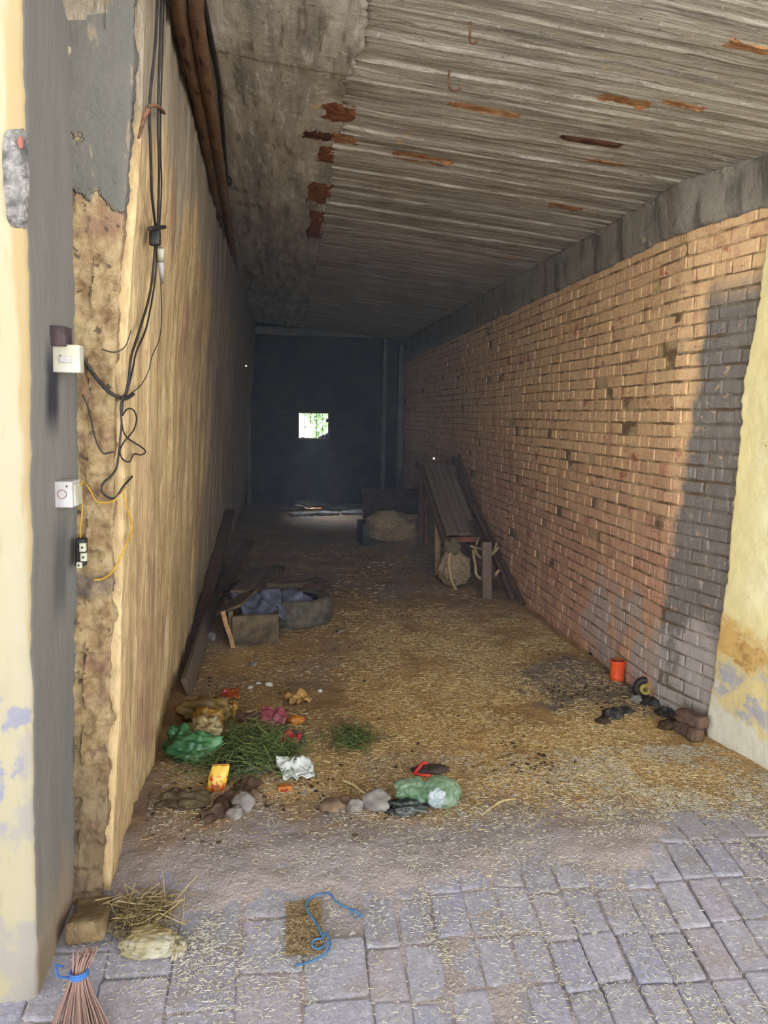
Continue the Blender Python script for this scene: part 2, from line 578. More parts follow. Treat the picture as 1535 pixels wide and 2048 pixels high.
# right wall bricks under lime and clay smears
def brick_colour(n, mortar=False):
    zz = n.xyz()
    r = n.island()
    big = n.noise((0.7, 0.7, 0.9), 5, 0.6)
    run = n.noise((7, 7, 0.8), 5, 0.65, off=2)
    sm = n.noise((16, 16, 22), 5, 0.65, off=5)
    if mortar:
        c = n.mix(n.noise(40, 4), '#8f7a5c', '#b29c78')
    else:
        c = n.ramp(r, [(0.0, '#93694f'), (0.3, '#9f785b'), (0.65, '#a98462'), (0.95, '#b08c67'), (1.0, '#8c5542')])
    hz = n.rng(n.math('ADD', zz['Z'], n.math('MULTIPLY', big, 1.6)), 1.3, 2.5)
    c = n.mix(n.math('MULTIPLY', hz, n.rng(sm, 0.36, 0.58, 0.35, 0.9)), c, '#b99a6c')
    c = n.mix(n.math('MULTIPLY', n.rng(hz, 1.0, 0.2), n.rng(sm, 0.35, 0.65, 0.25, 0.7)), c, '#94705f')
    c = n.mix(n.rng(run, 0.55, 0.68, 0, 0.55), c, '#c2a273')
    c = n.mix(n.rng(n.noise((12, 12, 2.0), 5, off=8), 0.58, 0.7, 0, 0.6), c, '#7d5546')
    c = n.mix(n.rng(n.noise((45, 45, 6), 4, off=3), 0.60, 0.70, 0, 0.35), c, '#c9b592')
    c = n.mix(n.rng(n.noise((40, 40, 7), 5, 0.7, off=21), 0.56, 0.68, 0, 0.55), c, '#6f5038')
    c = n.mix(n.rng(n.noise((7, 7, 55), 5, 0.7, off=23), 0.58, 0.68, 0, 0.6), c, '#6a4a34')
    c = n.mix(n.rng(n.noise((70, 70, 12), 4, 0.7, off=25), 0.58, 0.68, 0, 0.4), c, '#cdb894')
    # raw red patches where faces have spalled
    c = n.mix(n.rng(n.noise((5, 5, 8), 4, off=11), 0.64, 0.69, 0, 0.75), c, '#854433')
    # grey cement daubed over the bricks along the mouth, and low by the corner
    gx = n.math('ADD', n.math('ADD', zz['Y'], n.math('MULTIPLY', zz['Z'], 0.10)), n.math('MULTIPLY', n.noise((9, 9, 6), 4, off=6), 0.16))
    g = n.math('MULTIPLY', n.rng(gx, 4.06, 4.00), n.rng(n.math('ADD', zz['Z'], n.math('MULTIPLY', big, 0.5)), 2.62, 2.4))
    g2 = n.math('MULTIPLY', n.rng(n.math('ADD', zz['Z'], n.math('MULTIPLY', n.noise((6, 6, 5), 4, off=9), 0.7)), 0.98, 0.86),
                n.math('MULTIPLY', n.rng(n.math('ADD', zz['Y'], n.math('MULTIPLY', n.noise((3, 3, 3), 4, off=1), 1.0)), 5.5, 5.3),
                       n.rng(n.noise((4, 4, 2.5), 4, off=15), 0.42, 0.52)))
    gc = n.mix(n.noise((22, 22, 9), 5, off=4), '#45433e', '#69655d')
    gc = n.mix(n.rng(n.noise((34, 34, 7), 5, off=2), 0.58, 0.72, 0, 0.4), gc, '#a09a8e')
    c = n.mix(n.math('MAXIMUM', n.math('MULTIPLY', g, n.rng(sm, 0.3, 0.42, 0.4, 0.95)), n.math('MULTIPLY', g2, 0.0)), c, gc)
    c = n.mix(n.math('MULTIPLY', g2, 0.75), c, n.mix(n.noise((18, 18, 7), 5, off=4), '#7d756c', '#9a9188'))
    return c, sm, run

n = NT('old_brick', True, (1.28, 1.26, 1.32))
c, sm, run = brick_colour(n)
MAT['brick'] = n.done(c, 0.93, n.math('ADD', sm, n.math('MULTIPLY', n.noise(90, 4), 0.4)), 0.008)
n = NT('clay_mortar', True, (1.2, 1.2, 1.2))
c, sm, run = brick_colour(n, True)
MAT['mortar'] = n.done(n.mix(n.rng(n.noise((6, 6, 9), 5, 0.6, off=31), 0.42, 0.6, 0.25, 0.85), c, '#4a3826'), 0.95, n.noise(60, 4), 0.006)  # dark brown patches make up for faint joint shadows

# right yellow plaster
n = NT('yellow_plaster', True, (0.8, 0.8, 0.84))
zz = n.xyz()
c = n.mix(n.rng(n.noise((4, 4, 2), 5), 0.35, 0.7), '#dccb8e', '#e8dcab')
low = n.math('ADD', zz['Z'], n.math('MULTIPLY', n.noise((5, 5, 6), 6, 0.65, off=2), 0.7))
c = n.mix(n.math('MULTIPLY', n.rng(low, 1.05, 0.9), 0.85), c, '#c59a52')
c = n.mix(n.math('MULTIPLY', n.rng(low, 1.0, 0.88), n.rng(n.noise((9, 9, 14), 6, 0.7, off=5), 0.46, 0.62, 0, 0.8)), c, '#9a7444')
c = n.mix(n.rng(low, 0.84, 0.74), c, '#d2bd82')
c = n.mix(n.math('MULTIPLY', n.rng(low, 0.80, 0.66), n.rng(n.noise((9, 9, 12), 6, 0.7, off=7), 0.44, 0.60)), c, '#a6a29e')
c = n.mix(n.rng(low, 0.60, 0.52), c, '#cfc8b0')
c = n.mix(n.rng(n.noise(35, 3, off=9), 0.70, 0.74, 0, 0.8), c, '#8c7440')
MAT['yellow'] = n.done(c, 0.9, n.noise((14, 14, 14), 6, 0.65), 0.008)

# board-marked concrete ceiling; 'across' streaks follow the boards
def concrete(name, sc_streak, dark):
    n = NT(name, True, (1.06, 1.10, 1.22))
    st = n.noise(sc_streak, 6, 0.62)
    st2 = n.noise(tuple(v*2.6 for v in sc_streak), 5, 0.6, off=4)
    sp = n.noise(28, 5, 0.7, off=2)
    bl = n.noise(1.6, 5, 0.6, off=6)
    c = n.ramp(st, [(0.28, '#6a6254'), (0.42, '#8a816f'), (0.55, '#a0967f'), (0.72, '#b8ae98')])
    c = n.mix(n.rng(st2, 0.56, 0.68, 0, 0.7), c, '#5c5342')
    c = n.mix(n.rng(st2, 0.44, 0.34, 0, 0.5), c, '#c9c2b0')
    c = n.mix(n.rng(sp, 0.60, 0.70, 0, 0.65), c, '#4a4338')
    c = n.mix(n.rng(n.noise(46, 4, 0.7, off=15), 0.60, 0.68, 0, 0.5), c, '#d0c8b4')
    c = n.mix(n.rng(bl, 0.58, 0.72, 0, dark), c, '#6a5c48')
    c = n.mix(n.rng(n.noise(3.1, 5, 0.65, off=12), 0.66, 0.72, 0, 0.6), c, '#c39c5c')
    return n.done(c, 0.95, n.math('ADD', n.math('MULTIPLY', st2, 1.2), sp), 0.007)
MAT['ceil_across'] = concrete('board_marked_concrete', (1.6, 22, 4), 0.5)
MAT['ceil_along'] = concrete('board_marked_concrete_long', (9, 1.2, 4), 0.8)
n = NT('ring_beam_concrete', True, (1.0, 1.02, 1.1))
c = n.mix(n.noise((4, 4, 5), 5), '#6c6455', '#9a907c')
c = n.mix(n.rng(n.noise((8, 8, 2), 5, off=3), 0.5, 0.66, 0, 0.8), c, '#4f4a3c')
c = n.mix(n.rng(n.noise((9, 9, 9), 5, off=5), 0.62, 0.7, 0, 0.8), c, '#b59e78')
MAT['beam'] = n.done(c, 0.95, n.noise(20, 6, 0.7), 0.02)
MAT['exposed'] = simple('exposed_brick', '#6e3f28', '#8f5c3c', 22, 0.95, 0.006, gain=0.8)
MAT['rustwood'] = simple('ochre_wood_sliver', '#8a5c3a', '#ac8258', 25, 0.9, 0.004, gain=0.78)
MAT['darkwood_sliver'] = simple('brown_wood_sliver', '#3c241a', '#5a3824', 30, 0.9, 0.003, gain=0.8)
MAT['soot'] = simple('sooted_brick', '#1f1d1e', '#37302c', 5, 0.95, 0.01)  # even near-black colour for the back wall and window rubble
MAT['sootbeam'] = simple('sooted_concrete', '#55524e', '#6b6862', 5, 0.95, 0.01)  # even dark grey for the far band and posts

# floor
n = NT('trodden_earth', True, (1.1, 1.08, 1.08))
zz = n.xyz()
e1 = n.noise(3.0, 6, 0.6)
e2 = n.noise(40, 5, 0.7, off=3)
ch = n.noise((90, 90, 90), 3, 0.6, off=6)
c = n.ramp(e1, [(0.3, '#66503a'), (0.45, '#7f6648'), (0.6, '#8e7452'), (0.75, '#7a6856')])
c = n.mix(n.rng(n.noise(1.7, 5, off=8), 0.50, 0.60, 0, 0.7), c, '#77695e')
# chaff trodden into the earth, thickest from the middle to the right
cx = n.math('ADD', n.math('MULTIPLY', n.noise(1.4, 4, off=2), 1.2), n.math('MULTIPLY', zz['X'], 0.22))
cm = n.math('MULTIPLY', n.math('MULTIPLY', n.rng(cx, 0.50, 0.80), n.rng(zz['Y'], 7.2, 4.8, 0.08, 1.0)), n.rng(zz['Y'], 2.7, 3.2))
c = n.mix(n.math('MULTIPLY', cm, n.rng(n.noise((150, 60, 60), 3, off=4), 0.42, 0.60, 0.15, 0.85)), c, '#b89660')
c = n.mix(n.rng(ch, 0.62, 0.7, 0, 0.6), c, '#cbb083')
c = n.mix(n.rng(e2, 0.60, 0.68, 0, 0.7), c, '#3f3022')
gm = n.math('MULTIPLY', n.rng(n.math('ADD', zz['Y'], n.math('MULTIPLY', e1, 0.7)), 3.35, 3.05), 0.75)
c = n.mix(gm, c, n.mix(e2, '#827b7c', '#9a9394'))
# grey wood ash by the right wall
ax = n.math('ADD', n.math('ABSOLUTE', n.math('ADD', zz['X'], -1.85)), n.math('MULTIPLY', n.noise(5, 5, off=5), 0.5))
ay = n.math('ADD', n.math('ABSOLUTE', n.math('ADD', zz['Y'], -4.22)), n.math('MULTIPLY', n.noise(5, 5, off=7), 0.6))
am = n.math('MULTIPLY', n.rng(ax, 0.82, 0.62), n.rng(ay, 0.85, 0.62))
c = n.mix(n.math('MULTIPLY', am, 0.85), c, n.mix(e2, '#4f4b48', '#77706a'))
MAT['earth'] = n.done(c, 0.97, n.math('ADD', e2, n.math('MULTIPLY', ch, 0.7)), 0.014)

n = NT('paving_brick', True, (0.79, 0.78, 0.81))
r = n.island()
c = n.ramp(r, [(0.0, '#8a868a'), (0.3, '#939094'), (0.6, '#9b969a'), (0.85, '#908e98'), (1.0, '#9c9292')])
c = n.mix(n.rng(n.noise(45, 5, 0.7), 0.45, 0.7, 0, 0.55), c, '#bdb9b8')
c = n.mix(n.rng(n.noise(9, 4, off=2), 0.55, 0.7, 0, 0.5), c, '#8e8070')
c = n.mix(n.rng(n.noise(70, 4, off=5), 0.62, 0.7, 0, 0.5), c, '#6a625e')
MAT['paver'] = n.done(c, 0.9, n.noise(70, 5, 0.7), 0.006)

def ramp_island(name, stops, rough=0.85, gain=1.0, **kw):
    n = NT(name, False, gain)
    return n.done(n.ramp(n.island(), stops), rough, **kw)
MAT['straw'] = ramp_island('straw', [(0.0, '#8a6c3c'), (0.3, '#b3935a'), (0.6, '#cdb583'), (0.85, '#dccfa6'), (1.0, '#6d5230')], gain=0.98)
MAT['pale_straw'] = ramp_island('pale_straw', [(0.0, '#b9a67c'), (0.4, '#d8cda8'), (0.8, '#e6dfc8'), (1.0, '#cfc3a0')], gain=(0.64, 0.65, 0.73))
MAT['grass'] = ramp_island('cut_grass', [(0.0, '#2e3a22'), (0.4, '#45542f'), (0.8, '#5d6a3c'), (1.0, '#7c7a46')])
MAT['dry_grass'] = ramp_island('dry_grass', [(0.0, '#4c4030'), (0.5, '#7b6a48'), (1.0, '#b39d6c')])
MAT['chaff'] = ramp_island('chaff', [(0.0, '#6a523a'), (0.4, '#8f7654'), (0.8, '#b09a74'), (1.0, '#7c6448')], gain=0.75)
MAT['dung'] = simple('dung_crumb', '#2b2018', '#4a3826', 30, 0.95, 0.006)
MAT['ash'] = simple('charred_lump', '#1c1a1a', '#47423e', 20, 0.95, 0.006)
MAT['leaf'] = ramp_island('leaf', [(0.0, '#5c8a4a'), (0.5, '#86b070'), (1.0, '#b5d6a0')])

# things
MAT['black_cable'] = simple('black_cable', '#1d1a19', '#2c2724', 30, 0.6, 0.0)
MAT['yellow_cable'] = simple('yellow_wire', '#c9962c', '#e0b040', 30, 0.5, 0.0, gain=0.6)
MAT['white_plastic'] = simple('yellowed_white_plastic', '#d6cfae', '#e8e4d2', 14, 0.5, 0.0, gain=0.5)
MAT['white2'] = simple('grey_white_plastic', '#cfc8c4', '#e4dedc', 14, 0.5, 0.0, gain=0.5)
MAT['dark_plate'] = simple('sooty_metal', '#2e2526', '#46383a', 20, 0.8, 0.002)
MAT['black_plastic'] = simple('black_plastic', '#191817', '#2a2826', 20, 0.5, 0.001)
MAT['pipe'] = (lambda n: n.done(n.mix(n.rng(n.noise((40, 5, 40), 5, off=2), 0.55, 0.66), n.mix(n.noise(14, 5), '#3a281e', '#7c5e40'), '#3c241c'), 0.9, n.noise(40, 5), 0.006))(NT('rusty_pipe'))
MAT['rust'] = simple('rusted_rod', '#4b3527', '#6d4c35', 40, 0.9, 0.002)
MAT['wood_grey'] = (lambda n: n.done(n.mix(n.noise((30, 30, 30), 5), '#5c4e40', '#857462'), 0.9, n.noise((60, 60, 60), 4), 0.003))(NT('weathered_wood', False, 0.72))
MAT['wood_dark'] = simple('dark_wood', '#3b2a20', '#59402f', 18, 0.9, 0.003)
MAT['wood_light'] = simple('pale_wood', '#8a6a48', '#a88660', 18, 0.9, 0.003)
MAT['wood_red'] = simple('red_brown_wood', '#6a3f30', '#845442', 18, 0.9, 0.003)
MAT['sack'] = simple('jute_sack', '#6f5f48', '#8d7a5c', 30, 0.95, 0.006)
MAT['sackdark'] = simple('dirty_sacking', '#4b4233', '#62563f', 20, 0.95, 0.008)
MAT['rope'] = simple('jute_rope', '#8f7c5c', '#b09b76', 60, 0.95, 0.004)
MAT['tyre'] = simple('dusty_rubber', '#4b463d', '#6a6255', 14, 0.85, 0.003, gain=0.75)
MAT['bluecloth'] = simple('slate_blue_cloth', '#4a4c5c', '#62657a', 12, 0.9, 0.004)
MAT['crate'] = simple('dusty_crate_wood', '#54483c', '#76664f', 14, 0.9, 0.006, gain=0.65)
MAT['orange_tin'] = simple('orange_paint', '#d0481f', '#e06030', 10, 0.45, 0.001, gain=0.8)
MAT['tin_in'] = simple('tin_inside', '#7c3a20', '#9a4c28', 14, 0.6, 0.001)
MAT['ring'] = simple('black_rubber', '#1b1a19', '#33302c', 20, 0.7, 0.003)
MAT['ring_y'] = simple('dull_yellow_rubber', '#7c7038', '#9a8c4c', 20, 0.8, 0.002)
MAT['stone'] = simple('grey_stone', '#77706a', '#a09890', 14, 0.9, 0.008, gain=0.62)
MAT['brownstone'] = simple('brown_stone', '#735d4c', '#947a62', 14, 0.9, 0.008, gain=0.6)
MAT['slab'] = simple('dusty_block', '#7c6749', '#9c8460', 18, 0.95, 0.012, gain=0.6)
MAT['redbrick'] = simple('worn_red_brick', '#5f4a40', '#7e6555', 16, 0.95, 0.012, gain=0.62)
MAT['tie'] = simple('blue_plastic_tie', '#2f62b0', '#4a80c8', 20, 0.6, 0.001, gain=0.55)
MAT['string'] = simple('blue_string', '#3a6a98', '#5a88ae', 60, 0.8, 0.002, gain=0.6)
MAT['twig'] = ramp_island('broom_twig', [(0.0, '#5c4038'), (0.4, '#846258'), (0.75, '#a98c80'), (1.0, '#c9b4a6')], gain=0.75)

def film(name, c1, c2, trans=0.35, rough=0.35, sc=8.0, clear=0.0, gain=0.55):
    n = NT(name, False, gain)
    col = n.mix(n.rng(n.noise(sc, 4), 0.4, 0.62), c1, c2)
    n.done(col, rough, n.noise(sc*2.5, 3), 0.0015, 0.5)
    col = n.mix(1.0, col, (n.gain[0], n.gain[1], n.gain[2], 1.0), 'MULTIPLY')
    tl = n.t.nodes.new('ShaderNodeBsdfTranslucent')
    n.L(col, tl.inputs[0])
    mx = n.t.nodes.new('ShaderNodeMixShader')
    mx.inputs[0].default_value = trans
    n.L(n.b.outputs[0], mx.inputs[1]); n.L(tl.outputs[0], mx.inputs[2])
    last = mx
    if clear:
        tr = n.t.nodes.new('ShaderNodeBsdfTransparent')
        m2 = n.t.nodes.new('ShaderNodeMixShader')
        m2.inputs[0].default_value = clear
        n.L(mx.outputs[0], m2.inputs[1]); n.L(tr.outputs[0], m2.inputs[2])
        last = m2
    n.L(last.outputs[0], n.out.inputs[0])
    return n.m
MAT['green_film'] = film('green_film', '#3c7048', '#6aa46c', 0.2, 0.3, gain=0.6)
MAT['clear_green'] = film('clear_green_film', '#8fb890', '#c0dcbc', 0.4, 0.22, 9, 0.38, 0.62)
MAT['clear_white'] = film('clear_white_film', '#c9d8dc', '#eef2f2', 0.3, 0.2, 14, 0.1)
MAT['tan_film'] = film('tan_film', '#7c6238', '#a0824a', 0.2, 0.5)
MAT['ochre_film'] = film('ochre_film', '#b08030', '#c89a44', 0.2, 0.5)
MAT['cream_film'] = film('cream_film', '#c8b88c', '#e4dcc4', 0.35, 0.35, 16, gain=0.62)
MAT['buff_film'] = film('buff_film', '#b39c68', '#cdbb8e', 0.3, 0.4, gain=0.58)
MAT['grey_film'] = film('grey_film', '#8a8678', '#b5b0a0', 0.3, 0.35, 10, 0.25)
MAT['dark_film'] = film('dark_grey_film', '#2f3230', '#6a706a', 0.2, 0.35)
MAT['pink_film'] = film('pink_film', '#9a4a54', '#b8707a', 0.25, 0.4, gain=0.85)
MAT['mauve_film'] = film('mauve_film', '#7c5450', '#9a7066', 0.25, 0.45)
MAT['orange_film'] = film('orange_film', '#d87c20', '#eaa040', 0.2, 0.4)
MAT['red_film'] = film('red_film', '#c04048', '#d86868', 0.2, 0.4, gain=0.7)
MAT['redorange_film'] = film('red_orange_film', '#b8341c', '#d88030', 0.2, 0.4, 22)
MAT['paper'] = simple('white_paper', '#d6d8d0', '#eceee8', 16, 0.8, 0.003, gain=0.6)
MAT['printed'] = (lambda n: n.done(n.mix(n.math('MULTIPLY', n.rng(n.noise((70, 70, 45), 3), 0.52, 0.57), n.rng(n.xyz()['Z'], 0.085, 0.06)), n.mix(n.rng(n.xyz()['Z'], 0.01, 0.06), '#e08a30', '#ecc444'), '#c03c24'), 0.45, n.noise(30, 4), 0.003, 0.5))(NT('printed_yellow_wrapper', False, 0.62))
MAT['rag'] = simple('dirty_brown_cloth', '#4b382f', '#66503f', 16, 0.95, 0.006, gain=0.7)
MAT['dryleaf'] = simple('dry_leaf', '#94703e', '#b89258', 20, 0.9, 0.003, gain=0.72)
MAT['stick'] = simple('pale_stick', '#b59c68', '#d6c290', 40, 0.9, 0.002, gain=0.75)
MAT['brownstick'] = simple('brown_stick', '#5a4128', '#7d5f3c', 40, 0.9, 0.002)
MAT['strap'] = simple('dark_strap', '#2c2420', '#443832', 20, 0.8, 0.002)
MAT['redstrap'] = simple('red_rubber', '#a02c26', '#c04438', 20, 0.6, 0.002)
MAT['cement'] = simple('rough_cement', '#6c6862', '#b8b2aa', 24, 0.95, 0.02, gain=0.52)
MAT['redmark'] = simple('red_mark', '#b86a5c', '#c88070', 24, 0.9, 0.004, gain=0.45)
n = NT('pinhole_glow')
n.b.inputs['Emission Color'].default_value = (1, 1, 1, 1)
n.b.inputs['Emission Strength'].default_value = 1.5
MAT['glow'] = n.m

# ------------------------------------------------------------------ the shell
def lins(a, b, n): return [a+(b-a)*i/n for i in range(n+1)]
def geo(a, b, n, k=2.0):      # denser near a
    return [a+(b-a)*(i/n)**k for i in range(n+1)]

def solid(o, th):             # give a surface its wall thickness, behind the face
    m = o.modifiers.new('thickness', 'SOLIDIFY')
    m.thickness = th
    m.offset = -1.0
    return o

# left tunnel wall
def f_left(y, z):
    d = 0.018*fbm(y*1.6, z*0.45, 1.0)+0.010*fbm(y*7, z*0.9, 2.0)+0.004*fbm(y*25, z*6, 5.0)
    g = abs(noise.noise(Vector((y*2.3, z*0.22, 8.0))))
    d -= 0.020*(1-sstep(0.0, 0.10, g))*sstep(2.62, 2.9, y)
    return Vector((xl(y, z)+d*sstep(2.5, 2.56, y), y, z))
ys = geo(Y_PIER+0.035, Y_END+0.15, 230, 1.7)
zs = lins(-0.05, 3.35, 110)
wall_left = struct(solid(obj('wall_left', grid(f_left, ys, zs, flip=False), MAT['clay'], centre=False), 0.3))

# pier face that closes the end of the left wall: crumbling brick courses under clay
def pier_fn(u, z):
    x0, x1 = interp(T_INNER, z)-0.06, interp(T_PIER, z)
    x = lerp(x0, x1, u)
    c = z/0.082
    fr = c-math.floor(c)
    joint = 1-sstep(0.0, 0.16, min(fr, 1-fr))
    grey = sstep(2.2, 2.3, z+0.35*fbm(x*4, z*3, 3.0)+x*1.1+0.75)
    d = (0.013*fbm(x*8, z*8, 4.0)+0.009*fbm(x*22, z*22, 6.0)-0.014*joint*(0.4+0.6*abs(noise.noise(Vector((x*6, z*3, 2))))))*(1-grey)
    d += 0.006*grey
    rim = sstep(0.86, 1.0, u)
    return Vector((x-0.02*rim*rim*(1+0.9*fbm(3, z*9, 1.0)), Y_PIER-0.012-d+0.03*rim*rim, z))
struct(solid(obj('wall_pier', grid(pier_fn, lins(0, 1, 34), lins(-0.08, 3.35, 420)), MAT['pier'], centre=False), 0.08))

# street front on the left: cream face, rounded corner, grey reveal running in to the pier
def front_profile(z):
    e, i = interp(T_OUTER, z), interp(T_INNER, z)
    e += 0.006*fbm(1.0, z*3.5, 7.0) + 0.004*fbm(2.0, z*14, 3.0)
    pts = [(-4.0, Y_FACE), (-2.0, Y_FACE), (-1.2, Y_FACE), (-0.95, Y_FACE), (e-0.05, Y_FACE), (e-0.012, Y_FACE+0.002), (e-0.003, Y_FACE+0.010), (e, Y_FACE+0.024)]
    n = 16
    for k in range(1, n+1):
        t = k/n
        yy = lerp(Y_FACE+0.024, Y_PIER+0.02, t)
        pts.append((lerp(e, i, t)+0.004*fbm(yy*6, z*1.5, 2.0), yy))
    return pts
zs = lins(-0.5, 3.4, 150)
V = []
for z in zs:
    V += [Vector((a, b, z)) for a, b in front_profile(z)]
m_ = len(front_profile(0.0))
Fc, sl = [], []
for j in range(len(zs)-1):
    for i in range(m_-1):
        Fc.append((j*m_+i, j*m_+i+1, (j+1)*m_+i+1, (j+1)*m_+i))
        sl.append(0 if i < 6 else 1)
wf = struct(solid(obj('wall_front', (V, Fc), None, centre=False, mats=[MAT['cream'], MAT['render']], slots=sl), 0.12))
cp = []
for py, a, b in ((256, 12, 46), (275, 4, 54), (310, 2, 57), (360, 5, 58), (400, 10, 57), (440, 13, 55), (458, 22, 50)):
    cp.append((py, a, b))
def patch_fn(u, v):
    py = lerp(256, 458, v)
    a, b = interp([(r[0], r[1]) for r in cp], py), interp([(r[0], r[2]) for r in cp], py)
    p = plane_y(lerp(a, b, u), py, Y_FACE)
    e = 4*u*(1-u)*min(1, 8*v*(1-v))
    p.y -= -0.004 + 0.022*math.sqrt(max(e, 0))*(1+0.6*fbm(p.x*30, p.z*22, 3.0))
    return p
cpo = obj('cement_patch', grid(patch_fn, lins(0, 1, 14), lins(1, 0, 34)), MAT['cement'], wf)
cpo['label'] = 'rough grey cement patch on the cream front'
p = plane_y(41, 285, Y_FACE-0.024)
rm = obj('red_mark', lump(p, (0.007, 0.006, 0.015), 2.0, 0.3), MAT['redmark'], cpo)
rm['label'] = 'small red daub'

# right wall: courses of bricks over a mortar bed
def f_mortar(y, z):
    return Vector((xr(y)+0.005+0.004*fbm(y*9, z*9, 1.0), y, z))
ysr = lins(2.0, 4.0, 60)+geo(4.0, Y_END+0.15, 150, 1.4)[1:]
struct(solid(obj('wall_right', grid(f_mortar, ysr, lins(-0.5, 3.2, 90), flip=True), MAT['mortar'], centre=False), 0.25))
V, Fc = [], []
rnd = random.Random(3)
z, course = -0.05, 0
while z < 2.56:
    hh = 0.066+rnd.uniform(-0.003, 0.003)
    L = 0.226 if course % 2 == 0 else 0.113
    y = 3.0+(0.05 if course % 2 else 0.0)+rnd.uniform(-0.02, 0.02)
    wob = 0.006
    while y < Y_END:
        l = L*rnd.uniform(0.94, 1.04)
        gap = rnd.uniform(0.003, 0.010)
        pr = rnd.uniform(-0.002, 0.005)
        if rnd.random() < 0.03: pr -= 0.010
        bv = 0.006
        zo = lambda yy: 0.006*noise.noise(Vector((yy*0.7, course*0.3, 0)))+0.010*noise.noise(Vector((yy*0.35, 3.0, 0)))
        n0 = len(V)
        y0, y1, z0, z1 = y+gap/2, y+l-gap/2, z+gap*0.4, z+hh-gap*0.4
        jit = [rnd.uniform(-0.003, 0.003) for _ in range(8)]
        ring = [(y0+jit[0], z0+jit[1]), (y1+jit[2], z0+jit[3]), (y1+jit[4], z1+jit[5]), (y0+jit[6], z1+jit[7])]
        cy, cz = (y0+y1)/2, (z0+z1)/2
        for dep, ins in ((0.03, 0.0), (-pr+0.0035, 0.0), (-pr, bv)):
            for a, b in ring:
                aa = a+(ins if a < cy else -ins); bb = b+(ins if b < cz else -ins)
                V.append(Vector((xr(aa)+dep, aa, bb+zo(aa))))
        for k in range(4):
            j = (k+1) % 4
            Fc.append((n0+k, n0+4+k, n0+4+j, n0+j))
            Fc.append((n0+4+k, n0+8+k, n0+8+j, n0+4+j))
        Fc.append((n0+8, n0+11, n0+10, n0+9))
        y += l
    z += hh+0.006
    course += 1
struct(obj('wall_brick', (V, Fc), MAT['brick'], smooth=False, centre=False))

# yellow plaster coat at the mouth, broken off along a ragged edge
PL_EDGE = []
for px, py in ((1556, 300), (1540, 380), (1520, 520), (1500, 660), (1478, 760), (1468, 900), (1458, 1000), (1446, 1150), (1432, 1250), (1416, 1360), (1408, 1440), (1405, 1480), (1402, 1520)):
    q = on_right(px, py, 0.03)
    PL_EDGE.append((q.z, q.y))
PL_EDGE.sort()
def f_plaster(u, z):
    e = interp(PL_EDGE, z)+0.012*fbm(4.0, z*5, 2.0)+0.007*fbm(1.0, z*22, 5.0)
    y = lerp(1.9, e, u)
    t = sstep(1.0, 0.985, u)
    return Vector((xr(y)+0.004-(0.030+0.006*fbm(y*4, z*4, 3.0))*t, y, z))
us = [0, 0.2, 0.4, 0.55, 0.65]+lins(0.7, 0.98, 34)+[0.985, 0.99, 0.995, 1.0]
struct(obj('wall_plaster', grid(f_plaster, us, lins(-0.5, 3.2, 240), flip=True), MAT['yellow'], centre=False))

# ring beam along the top of the right wall
def f_beam(k, y):
    zb = 2.575+0.012*fbm(y*3, 1.0, 1.0)+0.006*fbm(y*12, 3.0, 1.0)
    prof = [(0.06, zb), (-0.012, zb), (-0.026, zb+0.02), (-0.030, zb+0.10), (-0.034, zb+0.17)]
    zt = ceil_z(xr(y), y)
    prof += [(-0.036, lerp(zb+0.17, zt, 0.6)), (-0.045-0.02*max(0, fbm(y*9, 2.0, 7.0)), zt-0.012), (-0.03, zt+0.05), (0.06, zt+0.05)]
    dx, zz = prof[k]
    step = 0.012 if noise.noise(Vector((math.floor(y/0.45)*3.7, 0.3, 0))) > 0 else 0.0
    if 0 < k < 7:
        dx += 0.010*fbm(y*7, k*0.7, 2.0)-step
        zz += 0.006*fbm(y*11, k*2.0, 5.0)
    return Vector((xr(y)+dx, y, zz))
ysb = lins(2.0, 5.0, 130)+geo(5.0, Y_END, 120, 1.3)[1:]
struct(obj('trim_1', grid(f_beam, list(range(9)), ysb), MAT['beam'], centre=False))

# ceiling: boards across on the right, a separate pour with boards along on the left
JOINT = 0.235
rb = random.Random(5)
bw = []
y = 1.8
while y < 14.3:
    bw.append((y, rb.uniform(-0.006, 0.006), rb.uniform(0, 99))); y += rb.uniform(0.07, 0.13)
import bisect
bk = [b[0] for b in bw]
def board(y):
    i = max(0, bisect.bisect(bk, y)-1)
    e = min(y-bw[i][0], (bk[i+1]-y) if i+1 < len(bk) else 1)
    return bw[i][1] - 0.006*(1-sstep(0.0, 0.008, e)), bw[i][2]
def jx(y): return JOINT+0.03*fbm(y*2.2, 4.0, 1.0)+0.02*fbm(y*9, 2.0, 1.0)
def f_ceil(u, y):
    x = lerp(jx(y), 2.45, u)
    b, s = board(y+0.006*noise.noise(Vector((x*1.2, y*2, 0))))
    return Vector((x, y, ceil_z(x, y)+b+0.0025*fbm(x*2.5+s, y*30, 1.0)+0.010*fbm(x*0.8, y*0.8, 3.0)))
ysc = lins(2.0, 6.0, 420)+lins(6.0, 14.1, 330)[1:]
ceiling = struct(solid(obj('ceiling', grid(f_ceil, lins(0, 1, 64), ysc, flip=True), MAT['ceil_across'], centre=False), 0.25))
lb = [-0.95, -0.72, -0.60, -0.47, -0.31, -0.22, -0.08, 0.03, 0.13, 0.5]
lo = [rb.uniform(-0.006, 0.006) for _ in lb]
